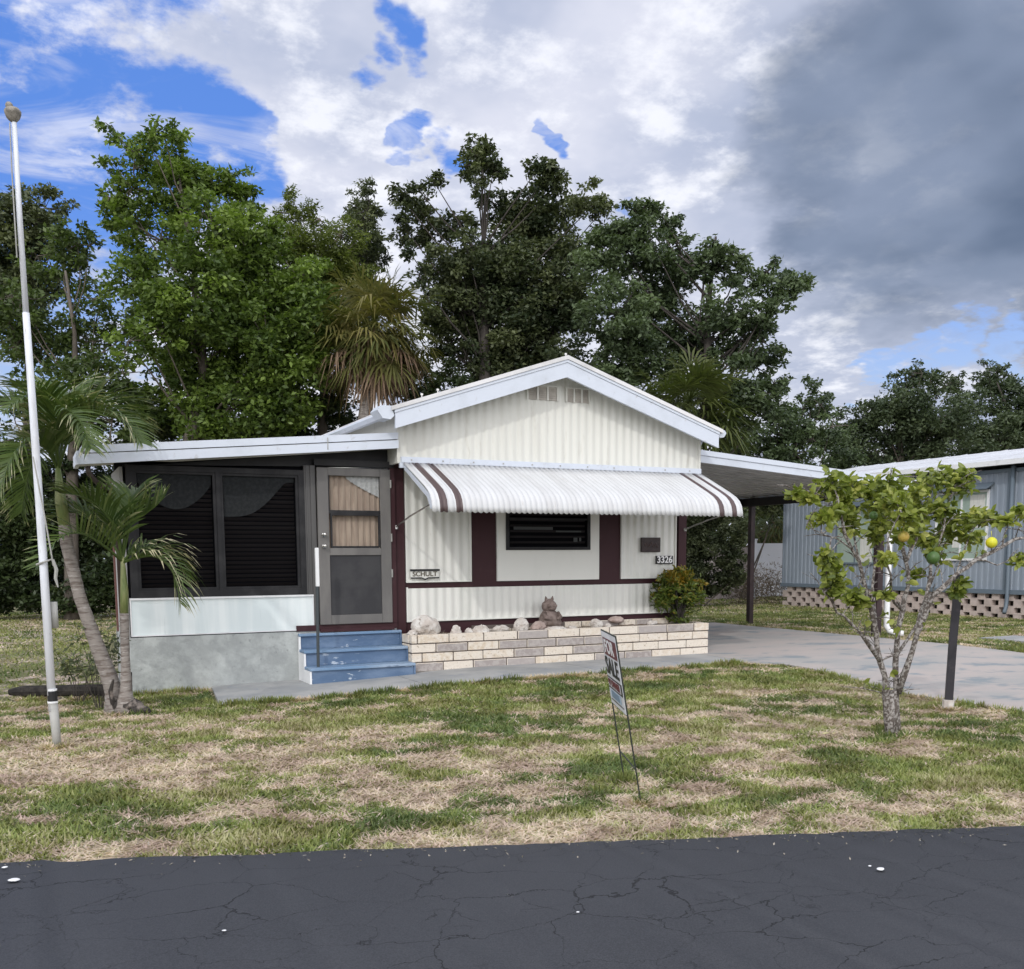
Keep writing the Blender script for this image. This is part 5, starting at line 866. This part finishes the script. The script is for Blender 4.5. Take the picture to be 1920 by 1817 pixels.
# ---- cabbage palms
def fan_palm(label,base,crown,nf,r,m,seed,dead=0,trunk_r=.17,deadz=.9):
    R=np.random.default_rng(seed); root=empty('cabbage_palm',(base[0],base[1],float(G(base[0],base[1]))),label,'palm tree','cabbage palms behind the home')
    b=MB(); B=Vector((base[0],base[1],-.1)); Cc=Vector(crown); b.tube([B,B.lerp(Cc,.4)+Vector((-.1,0,0)),B.lerp(Cc,.75),Cc-Vector((0,0,.35))],[trunk_r*1.2,trunk_r,trunk_r*.95,trunk_r*1.2],10); build(b,'trunk',palmtrunk,root,smooth=True)
    def fans(name,k,elev,mm,rr,L,tint,hang):
        V=[];F=[];T=[]
        for i in range(k):
            az=R.uniform(0,6.28); el=R.uniform(*elev); tint_=tint; d=np.array((cos(az)*cos(el),sin(az)*cos(el),sin(el))); c0=np.array(crown)+np.array((0,0,-.15 if hang else 0.)); c=c0+d*rr*R.uniform(.45,1.15)*(1 if not hang else R.uniform(.6,1.15))+np.array((0,0,-.25*rr if not hang else -.1))
            up=np.array((0,0,1.)); s=np.cross(d,up); s/=np.linalg.norm(s)+1e-6; n=np.cross(s,d)
            n_seg=20
            # petiole
            w=.015; o=len(V); V+= [c0+s*w,c0-s*w,c-s*w,c+s*w]; F.append((o,o+1,o+2,o+3)); T.append(.3)
            tn=float(np.clip(R.normal(tint,.18),0,1))
            for q in range(n_seg):
                a=(q/(n_seg-1)-.5)*3.9; dd=d*cos(a)+s*sin(a)+n*.15*R.normal(); dd/=np.linalg.norm(dd); l=L*(1-.28*abs(a)/1.95)*R.uniform(.85,1.1); pr=np.cross(dd,n); pr/=np.linalg.norm(pr)+1e-6; w=.028
                m1=c+dd*l*.5; m1[2]-=l*.05; m2=c+dd*l*.9; m2[2]-=l*(.28 if not hang else R.uniform(.2,.75))
                o=len(V); V+=[c,m1+pr*w,m2,m1-pr*w]; F.append((o,o+1,o+2,o+3)); T.append(float(np.clip(tn+R.normal(0,.1),0,1)))
        npmesh(name,np.array(V),np.array(F),np.array(T),mm,root)
    fans('crown',nf,(-.9,1.35),m,r*.62,r*.60,.5,False)
    if dead: fans('yellowing_fronds',dead//2,(-1.0,.5),L_cabb,r*.60,r*.5,.8,True); fans('dead_fronds',dead,(-1.5,-.45),L_dead,r*.62,r*.5,.5,True)
    return root
fan_palm('cabbage palm with a hanging skirt of dead brown fronds behind the porch',C1B,C1C,60,1.75,L_cabb,1,62)
fan_palm('green cabbage palm peeping above the right slope of the gable',C2B,C2C,64,1.8,L_cabb2,2,0)
fan_palm('low fan palm behind the white fence under the carport',C3B,C3C,46,2.0,L_cabb2,3,14,.12)
# ---- croton shrub in the planter
def shrub():
    root=empty('croton_shrub',(8.53,11.87,.5),'bushy croton shrub with orange tipped leaves at the right end of the planter','shrub'); R=random.Random(9)
    P=[];T=[];b=MB()
    for i in range(170):
        a=R.uniform(0,6.28); el=R.uniform(-.45,1.45); rr=.365*R.uniform(.6,1.05); e=Vector((8.53+cos(a)*cos(el)*rr*1.12,11.87+sin(a)*cos(el)*rr*.8,.93+sin(el)*rr*.92)); 
        if i%3==0: b.tube([(8.53+R.uniform(-.07,.07),11.87+R.uniform(-.04,.04),.47),Vector((8.53,11.87,.72)).lerp(e,.45),e],[.011,.008,.004],4,cap=False)
        for k in range(17): q=e+Vector((R.gauss(0,.028),R.gauss(0,.028),R.gauss(0,.03))); P.append(tuple(q)); T.append(min(1,max(0,.36+(.34 if e.z>1.08 and a>3.8 or e.z>1.16 else .05)+R.gauss(0,.16))))
    for i in range(260): 
        u=R.random(); P.append((8.55+R.gauss(0,.07+.08*u),11.87+R.gauss(0,.06),.52+.33*u)); T.append(min(1,max(0,R.gauss(.35,.15))))
    build(b,'stems',darkbark,root); leaf_mesh('foliage',np.array(P),.085,.036,L_crot,root,np.array(T),-.35,rnd=True); return root
shrub()
P=[]
for (x,y,z) in BRUSH:
    for k in range(420): P.append((x+random.gauss(0,.35),y+random.gauss(0,.3),max(.02,z+random.gauss(0,.2))))
tag(leaf_mesh('dry_brush',np.array(P),.14,.02,L_brush,None,RNG.random(len(P)),-.5),'brown dry brush piled in front of the white fence','brush',kind='stuff')
# ---- citrus tree
ct=empty('citrus_tree',(6.49,5.97,0),'small sparse citrus tree with lichened branches and a few fruits in the lawn','tree')
CIT_BR=[[(6.468,5.97,-0.013),(6.424,5.97,0.254),(6.411,5.97,0.39),(6.327,5.97,0.619),(6.274,5.97,0.857),(6.198,5.97,1.087),(6.105,5.97,1.319),(5.973,5.97,1.548),(5.861,5.97,1.771),(5.803,5.97,1.963)],[(6.34,5.97,0.605),(6.143,5.92,0.769),(5.964,5.87,0.905),(5.858,5.87,0.982),(5.688,5.82,1.049),(5.497,5.77,1.217),(5.473,5.72,1.421),(5.46,5.67,1.621)],[(6.61,6.02,-0.042),(6.584,6.02,0.236),(6.574,6.02,0.42),(6.569,6.02,0.76),(6.672,6.07,1.025),(6.73,6.07,1.232),(6.75,6.12,1.435),(6.91,6.17,1.612),(7.066,6.22,1.913),(7.175,6.27,2.148)],[(6.576,6.0,0.331),(6.637,5.92,0.684),(6.712,5.87,1.002),(6.733,5.82,1.159),(6.934,5.77,1.328),(7.169,5.77,1.45),(7.49,5.77,1.561),(7.797,5.77,1.639),(7.967,5.77,1.676)],[(6.712,5.87,1.002),(6.851,5.97,1.228),(6.988,6.07,1.406),(7.19,6.12,1.727),(7.301,6.17,1.96),(7.483,6.22,2.153)],[(6.75,6.12,1.435),(6.735,6.17,1.679),(6.553,6.07,1.897),(6.364,5.97,2.082)],[(6.274,5.97,0.857),(6.456,6.17,1.049),(6.543,6.27,1.409),(6.592,6.27,1.681),(6.517,6.27,1.951)],[(6.672,6.07,1.025),(6.313,5.87,1.197),(6.134,5.77,1.457),(6.048,5.67,1.623),(6.126,5.62,1.828)],[(6.105,5.97,1.319),(6.085,6.07,1.674),(6.008,6.12,1.933),(5.674,6.07,1.987),(5.409,6.02,2.007)],[(5.973,5.97,1.548),(5.719,5.87,1.626),(5.553,5.87,1.666),(5.4,5.87,1.727)],[(6.733,5.82,1.159),(7.169,5.97,1.29),(7.465,6.07,1.681),(7.72,6.12,1.872)],[(7.169,5.77,1.45),(7.312,5.67,1.405),(7.473,5.62,1.47)],[(7.49,5.77,1.561),(7.616,5.82,1.744),(7.843,5.87,1.886)],[(6.563,6.02,0.648),(6.969,6.17,0.895),(7.168,6.27,1.12),(7.377,6.32,1.401),(7.433,6.32,1.591)],[(6.198,5.97,1.087),(6.224,5.87,1.199),(6.266,5.82,1.285)]]
CIT_CL=[(5.838,6.07,2.096,0.122),(6.071,6.12,2.085,0.103),(5.957,6.07,1.972,0.085),(5.547,5.87,1.81,0.075),(5.779,5.97,1.858,0.075),(6.02,6.07,1.845,0.075),(5.47,5.72,1.502,0.075),(5.528,5.72,1.4,0.094),(5.634,5.77,1.317,0.066),(6.006,5.97,1.2,0.066),(6.078,5.97,1.134,0.047),(5.582,5.77,1.256,0.056),(6.451,6.27,2.061,0.122),(6.518,6.27,1.928,0.122),(6.345,5.97,2.103,0.122),(6.226,5.77,1.94,0.122),(6.512,6.17,1.79,0.085),(6.238,5.67,1.831,0.113),(6.841,6.17,2.064,0.122),(7.142,6.27,2.147,0.141),(7.311,6.22,2.218,0.122),(7.484,6.22,2.13,0.113),(7.546,6.22,2.225,0.075),(7.009,6.17,1.909,0.132),(7.204,6.17,1.912,0.122),(7.377,6.17,1.799,0.113),(7.584,6.12,1.846,0.103),(7.361,6.32,1.662,0.113),(7.756,6.12,1.849,0.094),(7.465,6.07,1.681,0.085),(7.577,5.82,1.812,0.056),(7.843,5.87,1.886,0.075),(6.054,5.67,1.499,0.056),(6.253,5.87,1.207,0.042),(7.236,5.97,1.266,0.066),(7.175,5.97,1.199,0.038),(6.931,6.17,1.35,0.047),(7.492,5.62,1.479,0.042),(5.42,6.02,2.011,0.042),(5.619,6.07,1.973,0.038),(7.139,6.27,1.637,0.094),(6.872,6.17,1.726,0.094),(6.53,6.27,1.681,0.056),(6.517,5.97,1.674,0.075),(7.013,6.07,1.519,0.066),(6.083,6.07,1.739,0.056)]
R=random.Random(21); b=MB(); tips=[]
def jag(pts,a): 
    out=[Vector(pts[0])]
    for i in range(len(pts)-1):
        p,q=Vector(pts[i]),Vector(pts[i+1]); 
        for k in (1,2): out.append(p.lerp(q,k/2)+(Vector((R.gauss(0,a),R.gauss(0,a),R.gauss(0,a))) if k==1 else Vector((0,0,0))))
    return out
R0=[.036,.019,.034,.036,.022,.020,.018,.015,.012,.010,.014,.009,.009,.019,.009]
for i,br in enumerate(CIT_BR):
    p=jag(br,.012); n=len(p); r0=R0[i]; b.tube(p,[.85*r0*(1-.72*j/(n-1))*(1+.10*R.gauss(0,1)) for j in range(n)],8)
    for j in range(3,n,1):
        for _ in range(2 if i in(0,2,3,4) else 1):
            if R.random()<.75:
                e=p[j]+Vector((R.gauss(0,.11),R.gauss(0,.11),R.uniform(-.02,.16))); m1=p[j].lerp(e,.5)+Vector((0,0,.015)); b.tube([p[j],m1,e],[.005,.004,.002],4,cap=False); tips.append(e)
                for t_2 in range(2): e2=m1+Vector((R.gauss(0,.05),R.gauss(0,.05),R.uniform(-.02,.07))); b.tube([m1,e2],[.0028,.0015],3,cap=False); tips.append(e2)
for (x,y,z,r) in CIT_CL:
    # twig towards the nearest limb point
    best=min(((Vector(q)-Vector((x,y,z))).length,q) for br in CIT_BR for q in br); b.tube([best[1],Vector(best[1]).lerp(Vector((x,y,z)),.55)+Vector((0,0,-.015)),(x,y,z)],[.007,.005,.003],5,cap=False)
b.tube([(6.475,5.98,-.05),(6.47,5.97,.12),(6.455,5.97,.34)],[.048,.038,.034],9); b.tube([(6.545,5.99,-.05),(6.53,5.99,.15),(6.50,5.98,.36)],[.040,.034,.029],9)
build(b,'trunk',lichen,ct,smooth=True)
P=[];T=[]
for (x,y,z,r) in CIT_CL:
    n=int(14+r*620); tl=R.gauss(.45,.10)
    for k in range(n):
        v=Vector((R.gauss(0,1),R.gauss(0,1),R.gauss(0,1))); v=v.normalized()*r*1.15*R.random()**.5; P.append((x+v.x,y+v.y,z-.03+v.z*.75)); T.append(min(1,max(0,tl+R.gauss(0,.15)+(.12 if R.random()<.15 else 0))))
for e in tips:
    if R.random()<.16:
        for k in range(R.choice((1,2,2))): P.append(tuple(e)); T.append(R.uniform(.3,.8))
leaf_mesh('foliage',np.array(P),.086,.050,L_cit,ct,np.array(T),.05,up=.25,rnd=True)
for (x,y,z),r,m,l in (((7.292,5.72,1.594),.047,fruity,'ripe yellow fruit hanging on the long right limb'),((6.782,5.87,1.47),.055,fruitg,'round dark green fruit in the middle of the tree'),((6.27,5.72,1.64),.044,fruito,'orange yellow fruit half hidden by leaves'),((6.30,6.07,1.82),.036,fruitg,'small green fruit high on the left')):
    b=MB(); b.lathe((x,y,z-r),[(.001,0)]+[(r*sin(pi*k/12)*(1 if k<9 else .98),r*(1-cos(pi*k/12))*1.0) for k in range(1,12)]+[(.004,2*r)],16); b.tube([(x,y,z+r*.97),(x-.01,y,z+r+.05)],.0025,4); o=build(b,'fruit',m,ct,smooth=True); o['label']=l
# ---- litter
for i,(x,y,s,l) in enumerate([(-0.131, 5.054, 0.62, 'larger white scrap at the left edge of the road'), (-0.168, 5.287, 0.3, 'tiny white speck at the far left near the road edge'), (3.576, 3.328, 0.5, 'ragged white scrap on the right half of the road'), (3.57, 3.385, 0.25, 'small white dot just left of the ragged white scrap'), (0.638, 3.953, 0.28, 'lone white speck low on the left half of the road'), (2.009, 3.487, 0.2, 'faint white speck low in the middle of the road')]):
    b=MB(); b.blob((x,y,.012),.03*s,seed=i+40,n=2,amp=.4,sq=(1.3,1,.35)); tag(build(b,'paper_scrap',whitepaint,base=(x,y,0)),l,'litter','white scraps on the road')
b=MB(); lx,ly=(5.87,6.07); b.add([(lx-.06,ly,.035),(lx,ly-.03,.045),(lx+.06,ly+.005,.03),(lx,ly+.03,.04)],[(0,1,2,3)]); b.tube([(lx+.06,ly+.005,.03),(lx+.09,ly+.01,.03)],.003,4); tag(build(b,'fallen_leaf',mat('yellowed leaf',(.62,.58,.28),.6),base=(lx,ly,0)),'single pale yellow leaf lying on the lawn left of the citrus tree','leaf')
# ================================================================ grass
n=600000
u=RNG.random(n); yy=2.2+(12.1-2.2)*u**1.25; hw=.58
cxy=yy*.49; xx=RNG.uniform(-1.8,1,n)  # spread across the view at each distance
lo=np.maximum(-3.2,yy*.49-1.05*yy*.75-.6); hi=np.minimum(12.8,yy*1.35+2.6); xx=lo+(hi-lo)*RNG.random(n)
# farther lawn behind and beside the homes, coarser
n2=600000//4; y2=RNG.uniform(12.1,33,n2); x2=RNG.uniform(-4.5,26,n2)
n3=600000//9; y3=RNG.uniform(9,19,n3); x3=RNG.uniform(13.1,19.7,n3)
xx=np.concatenate([xx,x2,x3]); yy=np.concatenate([yy,y2,y3])
ex=[];ey=[]
def edge(x0,y0,x1,y1,k,s=.03):
    u_=RNG.random(k); w_=fbm(u_*23+x0,u_*0+y0,3)
    m_=RNG.random(k)<(w_*1.8-.3); u_=u_[m_]; ex.append(x0+(x1-x0)*u_+RNG.normal(0,s,len(u_))); ey.append(y0+(y1-y0)*u_+RNG.normal(0,s,len(u_)))
edge(.99,11.98,1.85,11.98,900); edge(1.72,10.42,8.6,10.42,9000,.02); edge(.95,12.0,.95,13.3,900); edge(8.46,6,8.46,7.6,1500,.02); edge(8.5,7.7,8.95,9.4,2200,.02); edge(13.2,9,13.2,16.5,5000,.03)
for cx_,cy_,cr_ in ((.15,8.75,.05),(6.5,5.97,.09),(8.13,6.77,.07),(.86,10.6,.15),(3.35,5.03,.02),(3.585,5.58,.02),(.0,12.25,.1),(.5,12.05,.1)):
    a_=RNG.uniform(0,6.28,420); r_=cr_+np.abs(RNG.normal(0,.035,420)); ex.append(cx_+np.cos(a_)*r_); ey.append(cy_+np.sin(a_)*r_)
ex=np.concatenate(ex); ey=np.concatenate(ey); NE=len(ex)
keep=(yy>yroad(xx)-.045+.045*RNG.normal(size=len(xx)))
keep&=~((xx>1.70+.11*(yy-10.45))&(xx<8.75)&(yy>10.46)&(yy<12.2))
xd=np.interp(yy,yl,xl); keep&=~((xx>xd+.01)&(xx<13.12)&(yy<17))
keep&=~((xx>.98)&(xx<8.8)&(yy>12.02)&(yy<20)); keep&=~((xx>19.7)&(yy<22.4)); keep&=~((xx>14.62)&(xx<15.48)&(yy>6)&(yy<11.6))
xx=np.concatenate([xx[keep],ex]);yy=np.concatenate([yy[keep],ey]); n=len(xx); pt=patch(xx,yy); n0=n-NE; green=RNG.random(n)<np.clip(ss((pt-.22)/.5),.05,.96)
dep=np.sqrt(xx**2+yy**2); hgt=np.where(green,RNG.uniform(.006,.028,n)*(.65+.7*pt),RNG.uniform(.006,.022,n))*(1+.03*dep)*np.where(np.arange(n)>=n0,2.1,1.); wid=np.where(green,.0052,.0058)*(1+.10*dep)
az=RNG.uniform(0,6.28,n); lean=np.where(green,RNG.uniform(.3,1.5,n),RNG.uniform(1.2,3.2,n))*.035*(1+.02*dep)
# longer tufts left by the mower along edges and round posts
gz=G(xx,yy)-.03+.018*(fbm(xx*2,yy*2)-.5)*(yy<14)+.0
V=np.empty((n*3,3)); ca,sa=np.cos(az),np.sin(az); az2=az+RNG.uniform(.8,2.3,n)
V[0::3]=np.stack([xx-ca*wid,yy-sa*wid,gz],1); V[1::3]=np.stack([xx+ca*wid,yy+sa*wid,gz],1); V[2::3]=np.stack([xx+np.cos(az2)*lean,yy+np.sin(az2)*lean,gz+hgt+.002],1)
hue=fbm(xx*1.1+40,yy*1.5+12,4)
tint=np.where(green,np.clip(.64+1.5*(hue-.5)+RNG.normal(0,.13,n),.34,1),np.clip(RNG.normal(.08,.12,n),0,.38))
tag(npmesh('grass',V,np.arange(n*3).reshape(n,3),tint,grassm),'short patchy green and straw coloured lawn grass','grass',kind='stuff')
k_=900; lx_=RNG.uniform(-2,7.5,k_); ly_=yroad(lx_)+RNG.exponential(.10,k_)*np.where(RNG.random(k_)<.45,-1,2.5)
lz_=np.where(ly_<yroad(lx_),.006,.012)+.002*RNG.random(k_)
tag(leaf_mesh('leaf_litter',np.stack([lx_,ly_,lz_],1),.022,.010,L_dry,None,RNG.random(k_),0.0,up=1.5),'crumbs of dry leaf and straw along the road edge','litter',kind='stuff')
print('faces',sum(len(o.data.polygons) for o in S.objects if o.type=='MESH'))
